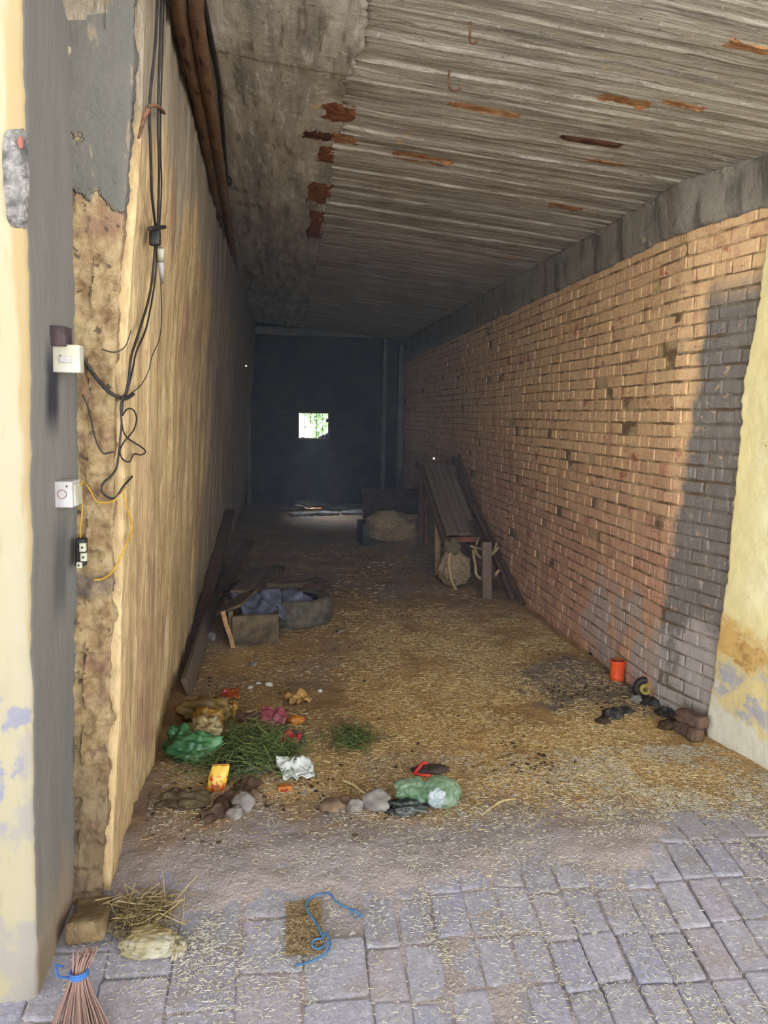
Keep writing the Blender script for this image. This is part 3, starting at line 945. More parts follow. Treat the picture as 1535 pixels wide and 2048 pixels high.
def f_ceil2(u, y):
    x = lerp(-0.95, jx(y)+0.015, u)
    i = max(0, bisect.bisect(lb, x)-1)
    e = min(abs(x-lb[i]), abs(lb[i+1]-x))
    seam = 0.012*(1-sstep(0.0, 0.012, abs(y-3.33-0.05*x)))
    edge = sstep(1.0, 0.985, u)
    return Vector((x, y, ceil_z(x, y)-0.016*edge+lo[i]+(0.008 if y > 3.33+0.05*x else 0)+0.006*(1-sstep(0, 0.01, e))+seam+0.004*fbm(x*20, y*2, 6.0)+0.010*fbm(x, y, 8.0)))
struct(solid(obj('ceiling_strip', grid(f_ceil2, lins(0, 0.97, 70)+[0.98, 0.985, 0.99, 1.0], lins(2.0, 6.0, 260)+lins(6.0, 14.1, 120)[1:], flip=True), MAT['ceil_along'], centre=False), 0.25))

def ceil_surf(x, y):              # the modelled underside at this place
    j = jx(y)
    if x > j: return f_ceil((x-j)/(2.45-j), y).z
    return f_ceil2((x+0.95)/(j+0.015+0.95), y).z
def flat_on_ceiling(x0, y0, x1, y1, th, seed):      # ragged flat piece let into the concrete, all but flush with it
    nx, ny = 12, 6
    w_ = min(abs(x1-x0), abs(y1-y0))
    V = []
    for lay in (0, 1):
        for q in range(ny+1):
            for i in range(nx+1):
                u, v = i/nx, q/ny
                x = lerp(x0, x1, u)+w_*0.30*noise.noise(Vector((u*2, v*2.5+seed, 1.0)))
                y = lerp(y0, y1, v)+w_*0.30*noise.noise(Vector((u*5+seed, v*1.5, 5.0)))
                e = min(1.0, 5*min(u*3, (1-u)*3, v, 1-v))
                V.append(Vector((x, y, ceil_surf(x, y)+(0.015 if lay == 0 else -th*e+0.0005))))
    m = nx+1
    N = m*(ny+1)
    Fc = []
    for q in range(ny):
        for i in range(nx):
            f = (q*m+i, q*m+i+1, (q+1)*m+i+1, (q+1)*m+i)
            Fc.append(f); Fc.append(tuple(N+k for k in f[::-1]))
    rim = list(range(m))+[q*m+nx for q in range(1, ny+1)]+[ny*m+i for i in range(nx-1, -1, -1)]+[q*m for q in range(ny-1, 0, -1)]
    for a, b in zip(rim, rim[1:]+rim[:1]): Fc.append((a, N+a, N+b, b))
    return V, Fc
def px_piece(name, px0, py0, px1, py1, mat, th, seed, label):
    cx_, cy_ = (px0+px1)/2, (py0+py1)/2
    a, b = on_ceiling(px0, cy_), on_ceiling(px1, cy_)
    c0, c1 = on_ceiling(cx_, py0), on_ceiling(cx_, py1)
    o = obj(name, flat_on_ceiling(a.x, min(c0.y, c1.y), b.x, max(c0.y, c1.y), th, seed), MAT[mat], ceiling, smooth=False)
    o['label'] = label
    return o
for i, (a, b, c, d, m) in enumerate(((888, 211, 1050, 222, 'rustwood'), (1185, 200, 1312, 214, 'rustwood'), (1312, 205, 1418, 217, 'rustwood'),
                                  (1440, 82, 1560, 100, 'rustwood'), (1165, 323, 1258, 332, 'rustwood'), (1090, 408, 1172, 417, 'rustwood'),
                                  (778, 309, 908, 324, 'rustwood'))):
    px_piece('wood_strip', a, b, c, d, m, 0.003, i*1.7, 'ochre strip of shuttering wood left in the concrete')
px_piece('wood_strip', 1110, 278, 1258, 287, 'darkwood_sliver', 0.012, 3.3, 'dark brown strip of shuttering wood left in the concrete')
for i, (a, b, c, d, m) in enumerate(((645, 205, 712, 242, 'exposed'), (664, 266, 714, 285, 'rustwood'), (606, 260, 664, 277, 'darkwood_sliver'),
                                  (637, 290, 668, 324, 'exposed'), (612, 362, 664, 402, 'exposed'), (618, 418, 646, 476, 'exposed'))):
    px_piece('bare_brick', a, b, c, d, m, 0.005, 20+i*2.1, 'bare brick showing along the joint in the ceiling')

# lintel and front wall over the mouth, right return of the front
struct(obj('wall_lintel', box((0.8, 2.0, 4.2), (9.6, 0.35, 1.9), bevel=0.0), MAT['cream'], smooth=False, centre=False))
struct(obj('wall_return', box((4.4, 2.02, 1.4), (3.4, 0.3, 3.9), bevel=0.0), MAT['yellow'], smooth=False, centre=False))

# back wall with its small window opening
wx0, wx1, wz0, wz1 = 0.135, 0.735, 1.14, 1.66
def back_panel(x0, x1, z0, z1):
    def fn(x, z): return Vector((x, Y_END+0.012*fbm(x*4, z*9, 3.0)*min(1, 8*min(x-x0, x1-x, z-z0, z1-z)+0.0), z))
    return grid(fn, lins(x0, x1, max(2, int((x1-x0)/0.06))), lins(z0, z1, max(2, int((z1-z0)/0.06))))
ring = [back_panel(-1.2, wx0, -0.2, 3.4), back_panel(wx1, 2.4, -0.2, 3.4), back_panel(wx0, wx1, -0.2, wz0), back_panel(wx0, wx1, wz1, 3.4)]
dp = 0.22
rev = ([Vector((wx0, Y_END, wz0)), Vector((wx1, Y_END, wz0)), Vector((wx1, Y_END, wz1)), Vector((wx0, Y_END, wz1)),
        Vector((wx0, Y_END+dp, wz0)), Vector((wx1, Y_END+dp, wz0)), Vector((wx1, Y_END+dp, wz1)), Vector((wx0, Y_END+dp, wz1))],
       [(0, 1, 5, 4), (1, 2, 6, 5), (2, 3, 7, 6), (3, 0, 4, 7)])
def slab_box(x0, x1, z0, z1): return box(((x0+x1)/2, Y_END+dp/2+0.03, (z0+z1)/2), (x1-x0, dp-0.02, z1-z0), bevel=0.0)
ring += [rev, slab_box(-1.2, wx0, -0.2, 3.4), slab_box(wx1, 2.4, -0.2, 3.4), slab_box(wx0, wx1, -0.2, wz0), slab_box(wx0, wx1, wz1, 3.4)]
struct(obj('wall_back', join(*ring), MAT['soot'], smooth=False, centre=False))
win = struct(obj('window_1', join(box(((wx0+wx1)/2, Y_END+0.05, wz1-0.02), (wx1-wx0, 0.05, 0.04)), box(((wx0+wx1)/2, Y_END+0.05, wz0+0.02), (wx1-wx0, 0.05, 0.04)),
                          box((wx0+0.02, Y_END+0.05, (wz0+wz1)/2), (0.04, 0.05, wz1-wz0-0.08)), box((wx1-0.02, Y_END+0.05, (wz0+wz1)/2), (0.04, 0.05, wz1-wz0-0.08))), MAT['wood_dark'], centre=False))
for k in range(4):
    x = lerp(wx0+0.04, wx1-0.04, (k+1)/5)
    obj('window_bar', tube([(x, Y_END+0.06, wz0+0.03), (x, Y_END+0.06, wz1-0.03)], 0.006, 6), MAT['rust'], win)
for k, (x, z, r) in enumerate(((0.64, 1.19, 0.06), (0.56, 1.17, 0.05), (0.70, 1.24, 0.05), (0.25, 1.17, 0.035), (0.70, 1.50, 0.04))):
    obj('rubble', lump((x, Y_END+0.12, z+0.0), (r, 0.06, r), 3.0+k, 0.35, 1.6, 3), MAT['soot'], win)
# pale concrete band at the head of the back wall and two posts beside it
struct(obj('trim_2', box((0.62, Y_END-0.06, 3.03), (2.75, 0.12, 0.13), bevel=0.01, rough=0.01, cuts=16), MAT['sootbeam'], centre=False))
struct(obj('trim_3', join(box((1.68, Y_END-0.12, 1.45), (0.07, 0.12, 3.0), bevel=0.01), box((1.97, Y_END-0.14, 1.4), (0.10, 0.14, 2.9), bevel=0.01)), MAT['sootbeam'], centre=False))
struct(obj('trim_4', box((-0.70, Y_END-0.05, 1.45), (0.07, 0.08, 3.0), bevel=0.01), MAT['sootbeam'], centre=False))

# floor inside: trodden earth that thins out over the paving at the mouth
def dirt_h(x, y):
    h = floor_h(x, y)
    h += 0.010*fbm(x*2.5, y*2.5, 1.0)+0.006*fbm(x*9, y*9, 2.0)+0.003*fbm(x*30, y*30, 3.0)
    lift = lerp(-0.012, 0.006, sstep(2.40, 2.80, y+0.22*fbm(x*1.7, y*1.7, 9.0)-0.10*sstep(0.3, 1.4, x)+0.14*sstep(0.0, -0.5, x)))
    return h+lift
xs = lins(-1.0, 2.6, 230)
ysf = lins(1.2, 5.5, 300)+geo(5.5, Y_END+0.2, 160, 1.3)[1:]
struct(obj('floor', grid(lambda x, y: Vector((x, y, dirt_h(x, y))), xs, ysf), MAT['earth'], centre=False))
# brick paving of the ramp, every brick with its own set and worn edges
V, Fc = [], []
rp = random.Random(11)
def paver(x0, x1, y0, y1, dz, tx, ty):
    n0 = len(V)
    cx_, cy_ = (x0+x1)/2, (y0+y1)/2
    jt = [rp.uniform(-0.006, 0.006) for _ in range(8)]
    ring = [(x0+jt[0], y0+jt[1]), (x1+jt[2], y0+jt[3]), (x1+jt[4], y1+jt[5]), (x0+jt[6], y1+jt[7])]
    def P(x, y, d): return Vector((x, y, floor_h(x, y)-0.004+dz+tx*(x-cx_)+ty*(y-cy_)+d))
    out = []
    for k in range(4):                     # soften the outline with a mid point and clipped corners
        a, b = ring[k], ring[(k+1) % 4]
        out += [(lerp(a[0], b[0], 0.05), lerp(a[1], b[1], 0.05)), (lerp(a[0], b[0], 0.5)+rp.uniform(-.003, .003), lerp(a[1], b[1], 0.5)+rp.uniform(-.003, .003)), (lerp(a[0], b[0], 0.95), lerp(a[1], b[1], 0.95))]
    m = len(out)
    for s, d in ((1.0, -0.06), (1.0, -0.008), (0.97, -0.002), (0.92, 0.0)):
        for x, y in out:
            if s < 1:
                ins = (1-s)*0.11
                vx, vy = x-cx_, y-cy_
                l = math.hypot(vx, vy)
                x, y = x-vx/l*ins*1.3, y-vy/l*ins*1.3
            V.append(P(x, y, d))
    for lv in range(3):
        for k in range(m):
            j = (k+1) % m
            Fc.append((n0+lv*m+k, n0+lv*m+j, n0+(lv+1)*m+j, n0+(lv+1)*m+k))
    Fc.append(tuple(n0+3*m+k for k in range(m)))
x = -0.95
ci = 0
while x < 3.4:
    wd = 0.118 if x > 0.10 else 0.20
    y = 1.15+(0.0 if x > 0.1 else (0.09 if ci % 2 else 0.0))+rp.uniform(-0.012, 0.012)
    while y < 3.2:
        ln = (0.185 if x > 0.10 else 0.21)*rp.uniform(0.95, 1.05)
        if not (-0.02 < x+wd/2 < 0.16 and 2.22 < y+ln/2 < 2.46):
            paver(x+0.0025, x+wd-0.0025, y+0.0025, y+ln-0.0025, rp.uniform(-0.003, 0.003), rp.uniform(-0.03, 0.03), rp.uniform(-0.02, 0.02))
        y += ln
    x += wd
    ci += 1
struct(obj('floor_paving', (V, Fc), MAT['paver'], smooth=False, centre=False))
struct(obj('floor_street', grid(lambda x, y: Vector((x, y, -0.43)), lins(-9, 9, 4), lins(-10, 2.0, 4)), MAT['paver'], centre=False))

# thin smoke hanging in the back of the tunnel
HAZE = 0.040
n = NT('smoke')
n.t.nodes.remove(n.b)
v_ = n.t.nodes.new('ShaderNodeVolumeScatter')
v_.inputs['Color'].default_value = (0.28, 0.35, 0.44, 1)
v_.inputs['Density'].default_value = HAZE
n.L(v_.outputs[0], n.out.inputs['Volume'])
hz = obj('smoke_haze', box((0.7, 8.75, 1.58), (2.9, 10.2, 3.0), bevel=0.0), n.m, smooth=False)
hz['kind'] = 'stuff'
hz['label'] = 'thin bluish smoke hanging in the back of the tunnel'
hz['category'] = 'smoke'

# ------------------------------------------------------------------ along the left wall and ceiling: pipes, cables, fittings
def run_ceiling(pts, drop):
    out = []
    for px, py in pts:
        out.append(on_ceiling(px, py, drop))
    return out
def noisy_tube(pts, r, seed, amp=0.006, seg=10, sub=10):
    v, f = tube(pts, r, seg, sub)
    return [p + Vector((noise.noise(p*7+Vector((seed, 0, 0))), 0, noise.noise(p*7+Vector((0, seed, 0)))))*amp for p in v], f
for name, ps, sd_, lab in (('pipe', ((352, -60), (366, 60), (402, 230), (428, 370), (454, 510), (472, 600)), 1.0, 'rusty brown pipe under the ceiling, the one nearer the left wall'),
                           ('pipe', ((386, -60), (396, 60), (424, 230), (445, 370), (466, 510), (480, 600)), 5.0, 'rusty brown pipe under the ceiling, beside the dark cable')):
    tag(obj(name, noisy_tube(run_ceiling(ps, 0.055), 0.029, sd_), MAT['pipe']), lab, 'pipe', 'pipes along the ceiling edge')
tag(obj('ceiling_cable', tube(run_ceiling(((398, -40), (418, 60), (436, 160), (444, 240), (450, 320), (455, 362)), 0.03), 0.010, 8, 6), MAT['black_cable']),
    'thick dark cable running under the ceiling beside the rusty pipes', 'cable')
p = on_ceiling(455, 362, 0.03)
tag(obj('cable_clip', lump(p, (0.028, 0.05, 0.028), 4.0, 0.3), MAT['black_plastic']), 'black knot of tape at the end of the ceiling cable', 'clip')

def wall_line(pts, off=0.012):
    return [on_left(x, y, off if len(t) == 0 else t[0]) for x, y, *t in pts]
def wire(name, pts, r, mat, label, cat='cable', group=None, off=0.012):
    return tag(obj(name, tube(wall_line(pts, off), r, 6, 5), MAT[mat]), label, cat, group)
G = 'cables hanging down the left pier'
wire('hanging_cable', [(316, -40), (311, 80), (303, 160), (299, 220), (301, 300), (303, 380), (308, 430), (313, 468)], 0.0050, 'black_cable', 'thick black cable on the left pier, leftmost of the upper strands', group=G)
wire('hanging_cable', [(323, -40), (320, 80), (317, 180), (316, 260), (318, 330), (317, 400), (315, 460)], 0.0045, 'black_cable', 'black cable on the left pier, middle of the three upper strands', group=G)
wire('hanging_cable', [(328, -40), (326, 60), (322, 200), (321, 300), (323, 360), (321, 420), (318, 470)], 0.0030, 'black_cable', 'thin black cable on the left pier, rightmost of the upper strands', group=G)
wire('hanging_cable', [(312, 470), (304, 560), (294, 610), (285, 640), (274, 675), (262, 715), (257, 760), (250, 792)], 0.0045, 'black_cable', 'black cable slanting down to the junction above the loops, left strand', group=G)
wire('hanging_cable', [(315, 478), (310, 560), (296, 640), (288, 668), (272, 705), (266, 735), (259, 765), (252, 790)], 0.0035, 'black_cable', 'black cable slanting down to the junction above the loops, right strand', group=G)
wire('thin_wire', [(317, 520), (322, 575), (323, 640), (318, 680), (304, 712), (296, 745), (280, 772), (262, 786)], 0.0018, 'black_cable', 'hair thin dark wire curving down right of the hanging cables', 'wire')
wire('thin_wire', [(262, 660), (252, 690), (238, 702), (222, 704), (203, 698)], 0.0018, 'black_cable', 'short thin wire sagging across the peeled pier', 'wire')
wire('switch_cable', [(158, 694, 0.03), (163, 712, 0.025), (180, 738), (200, 765), (217, 783), (232, 792), (250, 797), (266, 788)], 0.0065, 'black_cable', 'thick black cable from the white switch box to the hanging strands', off=0.014)
wire('looped_cable', [(246, 790), (241, 815), (243, 845), (240, 880), (237, 910), (233, 935), (222, 952), (208, 964), (203, 978), (210, 991), (224, 997), (234, 992), (243, 978), (253, 965), (264, 953)], 0.0035, 'black_cable', 'black cable curling into a hook shape low on the left pier')
wire('looped_cable', [(248, 792), (244, 830), (250, 822), (258, 817), (268, 822), (273, 838), (268, 858), (258, 872), (247, 885), (240, 900), (243, 915), (252, 923), (260, 922), (268, 908), (282, 910), (291, 903), (281, 893), (266, 884), (253, 874), (246, 860), (243, 840)], 0.0025, 'black_cable', 'thin black cable tangled in open loops on the left pier')
wire('thin_wire', [(165, 790), (176, 815), (184, 848), (190, 875), (197, 893), (207, 907), (219, 905), (228, 904)], 0.0025, 'black_cable', 'thin dark wire dropping from the switch box to a nail', 'wire')
wire('yellow_wire', [(164, 962, 0.04), (172, 970, 0.02), (183, 985), (192, 1002), (206, 1005), (226, 1002), (238, 990), (252, 975)], 0.0025, 'yellow_cable', 'yellow wire leading from the small white box to the black cable', 'wire')
wire('yellow_wire', [(162, 965, 0.045), (164, 1000, 0.02), (163, 1035, 0.02), (160, 1060, 0.02), (161, 1078, 0.03)], 0.0025, 'yellow_cable', 'yellow wire dropping from the small white box to the broken socket', 'wire')
wire('yellow_wire', [(248, 988), (252, 1010), (259, 1030), (263, 1052), (260, 1072), (252, 1090), (243, 1110), (234, 1130), (220, 1148), (204, 1158), (188, 1160)], 0.0032, 'yellow_cable', 'yellow wire hanging in a loose bow on the brick pier', 'wire')

# hook bracket high on the wall and the dark clamp under it
hk = thing('wall_hook', on_left(302, 215, 0.0), 'dark iron hook holding the cables high on the left pier', 'hook')
obj('bracket', tube([on_left(296, 222, 0.004), on_left(297, 214, 0.03), on_left(306, 211, 0.035), on_left(318, 214, 0.03), on_left(328, 226, 0.01)], 0.006, 8, 4), MAT['rust'], hk)
obj('prong', tube([on_left(297, 216, 0.03), on_left(289, 235, 0.03), on_left(283, 255, 0.025), on_left(277, 276, 0.02)], [0.008, 0.008, 0.006, 0.004], 8, 4), MAT['rust'], hk)
kn = thing('cable_clamp', on_left(311, 470, 0.0), 'dark clamp block where the hanging cables meet', 'clamp')
q = on_left(310, 475, 0.02)
obj('block', box(q, (0.036, 0.03, 0.055), None, 0.008, 0.004, 2, 2.0), MAT['black_plastic'], kn)
obj('wing', tube([on_left(298, 458, 0.02), on_left(312, 456, 0.03), on_left(330, 454, 0.02)], [0.006, 0.009, 0.006], 8, 4), MAT['black_plastic'], kn)
lh = thing('lamp_holder', on_left(322, 560, 0.02), 'white tapered plastic lamp holder hanging among the cables', 'lamp holder')
a, b, c = on_left(321, 497, 0.025), on_left(321, 522, 0.025), on_left(324, 566, 0.025)
obj('socket', tube([a, b], 0.0125, 12, 1), MAT['white_plastic'], lh)
obj('sleeve', tube([b, c], [0.0105, 0.0065], 12, 1), MAT['white2'], lh)

# white switch box, its dark back box above it, small white box, broken socket
def reveal_x(y, z):
    k = (y-Y_FACE)/(Y_PIER-Y_FACE)
    return lerp(interp(T_OUTER, z), interp(T_INNER, z), k)
def facing_box(px0, py0, px1, py1, depth):        # box on the reveal whose narrow side looks out to the street
    ys_ = [2.17+0.002*i for i in range(170)]
    y = min(ys_, key=lambda t: abs(plane_y(px0, (py0+py1)/2, t).x-reveal_x(t, plane_y(px0, (py0+py1)/2, t).z)))
    a, b = plane_y(px0, py0, y), plane_y(px1, py1, y)
    return a.x, b.x, y, y+depth, b.z, a.z
x0, x1, y0, y1, z0, z1 = facing_box(107, 688, 160, 746, 0.05)
sw = thing('switch_box', ((x0+x1)/2, (y0+y1)/2, z0), 'square yellowed white switch box on the grey reveal', 'switch')
obj('housing', box(((x0+x1)/2-0.004, (y0+y1)/2, (z0+z1)/2), (x1-x0+0.008, y1-y0, z1-z0), None, 0.004), MAT['white_plastic'], sw)
obj('rocker', box(((x0+x1)/2-0.003, y0-0.001, (z0+z1)/2-0.003), (0.034, 0.007, 0.018), Matrix.Rotation(0.12, 3, 'X'), 0.002), MAT['white2'], sw)
obj('screw', tube([((x0+x1)/2-0.017, y0-0.001, (z0+z1)/2+0.006), ((x0+x1)/2-0.017, y0-0.003, (z0+z1)/2+0.006)], 0.003, 10, 1), MAT['rust'], sw)
x0, x1, y0, y1, z0, z1 = facing_box(101, 650, 130, 692, 0.075)
tag(obj('back_box', box(((x0+x1)/2-0.006, (y0+y1)/2, (z0+z1)/2), (x1-x0+0.012, y1-y0, z1-z0), None, 0.003, 0.002, 2), MAT['dark_plate']), 'sooty dark metal box behind the white switch box', 'box')
x0, x1, y0, y1, z0, z1 = facing_box(112, 963, 145, 1016, 0.10)
bx = thing('outlet_box', ((x0+x1)/2, (y0+y1)/2, z0), 'small white box with a round mark, on the reveal below the switch', 'box')
obj('housing', box(((x0+x1)/2-0.004, (y0+y1)/2, (z0+z1)/2), (x1-x0+0.008, y1-y0, z1-z0), None, 0.004), MAT['white2'], bx)
cxm, czm = lerp(x0, x1, 0.36), lerp(z0, z1, 0.52)
obj('round_mark', tube([(cxm+0.0125*math.cos(t), y0-0.0006, czm+0.0125*math.sin(t)) for t in [2*PI*k/20 for k in range(21)]], 0.0011, 5, 1), MAT['wood_red'], bx)
obj('screw', tube([(lerp(x0, x1, .68), y0+0.001, lerp(z0, z1, .82)), (lerp(x0, x1, .68), y0-0.002, lerp(z0, z1, .82))], 0.003, 10, 1), MAT['rust'], bx)
obj('cover_plate', box((x1+0.002, (y0+y1)/2+0.004, (z0+z1)/2-0.003), (0.005, 0.075, 0.066), None, 0.002), MAT['white_plastic'], bx)
p0, p1 = on_left(161, 1076, 0.02), on_left(160, 1134, 0.02)
sk = thing('broken_socket', (p0.x, p0.y, p1.z), 'broken socket with dark body and pale contacts below the small white box', 'socket')
yb = 2.415
a, b = plane_y(152, 1078, yb), plane_y(166, 1132, yb)
obj('body', box(((a.x+b.x)/2, yb+0.02, (a.z+b.z)/2), (abs(b.x-a.x)+0.012, 0.04, abs(a.z-b.z)), Matrix.Rotation(0.06, 3, 'Y'), 0.006, 0.004, 3, 5.0), MAT['black_plastic'], sk)
for py0, py1, px0, px1 in ((1086, 1103, 159, 172), (1106, 1122, 161, 174), (1124, 1136, 153, 164)):
    a, b = plane_y(px0, py0, yb-0.004), plane_y(px1, py1, yb-0.004)
    ct = obj('contact', box(((a.x+b.x)/2, yb-0.002, (a.z+b.z)/2), (abs(b.x-a.x), 0.016, abs(a.z-b.z)), None, 0.002), MAT['white_plastic'], sk)
    obj('hole', tube([((a.x+b.x)/2, yb-0.009, (a.z+b.z)/2), ((a.x+b.x)/2, yb-0.012, (a.z+b.z)/2)], 0.0032, 8, 1), MAT['black_plastic'], ct)
# two small glowing beads added as pin-points of light far inside
q = on_right(867, 917, 0.02)
tag(obj('light_hole', lump(q, (0.013, 0.013, 0.013), 1.0, 0.1, sub=2), MAT['glow']), 'tiny bright point of light on the far right wall', 'light')
q = on_left(492, 732, 0.02)
tag(obj('light_hole', lump(q, (0.010, 0.010, 0.010), 2.0, 0.1, sub=2), MAT['glow']), 'tiny bright point of light on the far left wall', 'light')

# iron hooks in the ceiling
a = on_ceiling(903, 135, -0.01)
b = a+Vector((0, 0, -0.09))
def ceil_hook(px, py, r, label):
    a = on_ceiling(px, py, -0.012)
    pts = [a, a+Vector((0, 0, -0.05))]
    for k in range(9):
        t = PI*k/8
        pts.append(a+Vector((r-r*math.cos(t), 0.01*math.sin(t), -0.055-r*0.9*math.sin(t))))
    tag(obj('ceiling_hook', tube(pts, 0.0045, 8, 3), MAT['rust']), label, 'hook', 'iron hooks in the ceiling')
ceil_hook(898, 138, 0.024, 'rusty bent iron hook hanging from the boarded ceiling')
ceil_hook(940, 42, 0.014, 'small iron hook stub near the top edge of the ceiling')

# ------------------------------------------------------------------ right side: tin, ring, ash heap pieces, corner bricks
p = on_floor(1249, 1364)
p.x = min(p.x, xr(p.y)-0.058)
can = thing('paint_tin', p, 'bright orange paint tin standing by the right wall', 'tin')
H, R = 0.138, 0.043
prof = [(0.0, 0.004), (R-0.003, 0.0), (R, 0.004), (R, 0.03), (R+0.0015, 0.034), (R, 0.038), (R, H-0.012), (R+0.002, H-0.006), (R, H), (R-0.004, H), (R-0.005, H-0.01), (R-0.006, 0.02), (0.0, 0.018)]
def lathe(c, prof, seg=28):
    V, Fc = [], []
    for r, z in prof:
        for k in range(seg):
            a = 2*PI*k/seg
            V.append(Vector((c[0]+r*math.cos(a), c[1]+r*math.sin(a), c[2]+z)))
    for i in range(len(prof)-1):
        for k in range(seg):
            j = (k+1) % seg
            Fc.append((i*seg+k, i*seg+j, (i+1)*seg+j, (i+1)*seg+k))
    return V, Fc
obj('tin_body', lathe(p, prof[:9]), MAT['orange_tin'], can)
obj('tin_lining', lathe(p, prof[8:]), MAT['tin_in'], can)
obj('wire_handle', tube([p+Vector((-R-0.002, 0, H-0.02)), p+Vector((-R*0.7, -0.022, H-0.028)), p+Vector((0, -R-0.012, H-0.05)), p+Vector((R*0.8, -0.022, H-0.03)), p+Vector((R+0.002, 0, H-0.02))], 0.0016, 6, 5), MAT['orange_tin'], can)

def ring_geo(c, R, r, normal, seg=24):
    n_ = Vector(normal).normalized()
    s = n_.orthogonal().normalized(); u = n_.cross(s)
    pts = [Vector(c)+(s*math.cos(2*PI*k/seg)+u*math.sin(2*PI*k/seg))*R for k in range(seg)]
    V, Fc = [], []
    m = 10
    for k in range(seg):
        d = (pts[k]-Vector(c)).normalized()
        for j in range(m):
            a = 2*PI*j/m
            V.append(pts[k]+(d*math.cos(a)+n_*math.sin(a)*1.6)*r)
    for k in range(seg):
        for j in range(m):
            Fc.append((k*m+j, k*m+(j+1) % m, ((k+1) % seg)*m+(j+1) % m, ((k+1) % seg)*m+j))
    return V, Fc
p = on_floor(1288, 1396)
rg = thing('rubber_ring', p, 'small black rubber ring with a dull yellow core on the ash heap', 'ring')
nrm = (-0.45, -1.0, 0.35)
cc = p+Vector((0, 0, 0.055))
obj('outer_ring', ring_geo(cc, 0.05, 0.018, nrm), MAT['ring'], rg)
obj('inner_core', ring_geo(cc+Vector((-0.004, -0.012, 0)), 0.022, 0.012, nrm), MAT['ring_y'], rg)
for px, py, rx, rz, m, lab, k in ((1270, 1404, 0.035, 0.03, 'stone', 'pale round stone at the foot of the black ring', 1), (1300, 1412, 0.05, 0.035, 'ash', 'charred lump right of the black ring', 2),
                                 (1225, 1437, 0.055, 0.04, 'ash', 'black burnt lump in front of the ash heap', 3), (1250, 1430, 0.045, 0.03, 'ash', 'grey burnt lump behind the black one on the ash heap', 4),
                                 (1205, 1448, 0.04, 0.025, 'dung', 'dark brown clod at the left tip of the ash heap', 5), (1193, 1312, 0.05, 0.045, 'ash', 'black lump against the right wall behind the tin, left one', 6),
                                 (1212, 1318, 0.045, 0.03, 'ash', 'black lump against the right wall behind the tin, right one', 7), (1330, 1432, 0.05, 0.03, 'ash', 'burnt lump on the ash heap nearest the brick wall', 8),
                                 (1340, 1455, 0.06, 0.028, 'dung', 'brown clod on the straw in front of the brick wall', 9)):
    q = on_floor(px, py)
    tag(obj('burnt_lump' if m == 'ash' else ('stone' if m == 'stone' else 'clod'), lump(q+Vector((0, 0, rz*0.45)), (rx, rx*0.8, rz), 30+k, 0.45, 2.0, 3, q.z-0.004), MAT[m]), lab, 'lump' if m != 'stone' else 'stone')
# loose bricks stacked at the corner of the brickwork
p = on_floor(1386, 1482)
for i, (dz, rz, dx, lab) in enumerate(((0.032, 0.15, 0, 'worn red brick lying on the floor at the corner of the right wall'), (0.098, 0.30, 0.012, 'worn red brick laid on top of another at the right wall corner'))):
    tag(obj('loose_brick', box(p+Vector((0.0+dx, 0.05, dz)), (0.075, 0.15, 0.064), Matrix.Rotation(rz, 3, 'Z'), 0.016, 0.010, 4, i*3.0+1), MAT['redbrick']), lab, 'brick', 'loose bricks at the right corner')

# ------------------------------------------------------------------ old wooden cart propped along the right wall
EX = Vector((1, 0, 0))
cart = thing('wooden_cart', (1.80, 7.4, 0), 'old wooden hand cart tilted along the right wall with sacks beneath', 'cart')
def rz_(y): return lerp(0.0, 1.0, (y-6.35)/(8.75-6.35))
def rail(x, y0, y1, zoff, wd, th, seed): return beam((x, y0, zoff+rz_(y0)), (x, y1, zoff+rz_(y1)), wd, th, EX, 0.006, 0.006, seed)
obj('shaft', rail(1.935, 6.38, 8.95, 0.035, 0.045, 0.055, 1.0), MAT['wood_dark'], cart)
obj('shaft', rail(1.835, 6.65, 8.85, 0.045, 0.04, 0.05, 2.0), MAT['wood_dark'], cart)
obj('shaft', rail(1.50, 7.25, 8.85, 0.03, 0.05, 0.055, 3.0), MAT['wood_dark'], cart)
for i in range(5):
    x = 1.555+i*0.066
    obj('deck_board', beam((x, 7.28+0.02*(i % 2), 0.075+rz_(7.28)), (x, 8.72, 0.075+rz_(8.72)), 0.062, 0.024, EX, 0.004, 0.004, 5.0+i), MAT['wood_grey'], cart)
obj('front_rail', beam((1.48, 7.26, 0.03+rz_(7.26)), (1.86, 7.26, 0.05+rz_(7.26)), 0.05, 0.05, (0, 1, 0), 0.006, 0.006, 12.0), MAT['wood_red'], cart)
obj('back_rail', beam((1.46, 8.74, 0.03+rz_(8.74)), (1.96, 8.74, 0.03+rz_(8.74)), 0.06, 0.06, (0, 1, 0), 0.006, 0.006, 13.0), MAT['wood_dark'], cart)
obj('leg', beam((1.755, 6.55, 0.0), (1.755, 6.62, 0.50), 0.085, 0.06, EX, 0.006, 0.006, 14.0), MAT['wood_grey'], cart)['label'] = 'grey front leg'
obj('leg', beam((1.51, 7.60, 0.0), (1.50, 7.60, 0.56), 0.055, 0.05, EX, 0.006, 0.005, 15.0), MAT['wood_light'], cart)['label'] = 'pale wooden leg'
obj('leg', beam((1.88, 8.6, 0.0), (1.88, 8.6, 0.98), 0.06, 0.06, EX, 0.006, 0.005, 16.0), MAT['wood_dark'], cart)
obj('leg', beam((1.50, 8.6, 0.0), (1.50, 8.6, 0.98), 0.06, 0.06, EX, 0.006, 0.005, 17.0), MAT['wood_dark'], cart)
obj('side_rail', beam((1.755, 6.60, 0.46), (1.83, 7.6, 0.56), 0.05, 0.045, EX, 0.006, 0.005, 18.0), MAT['wood_dark'], cart)
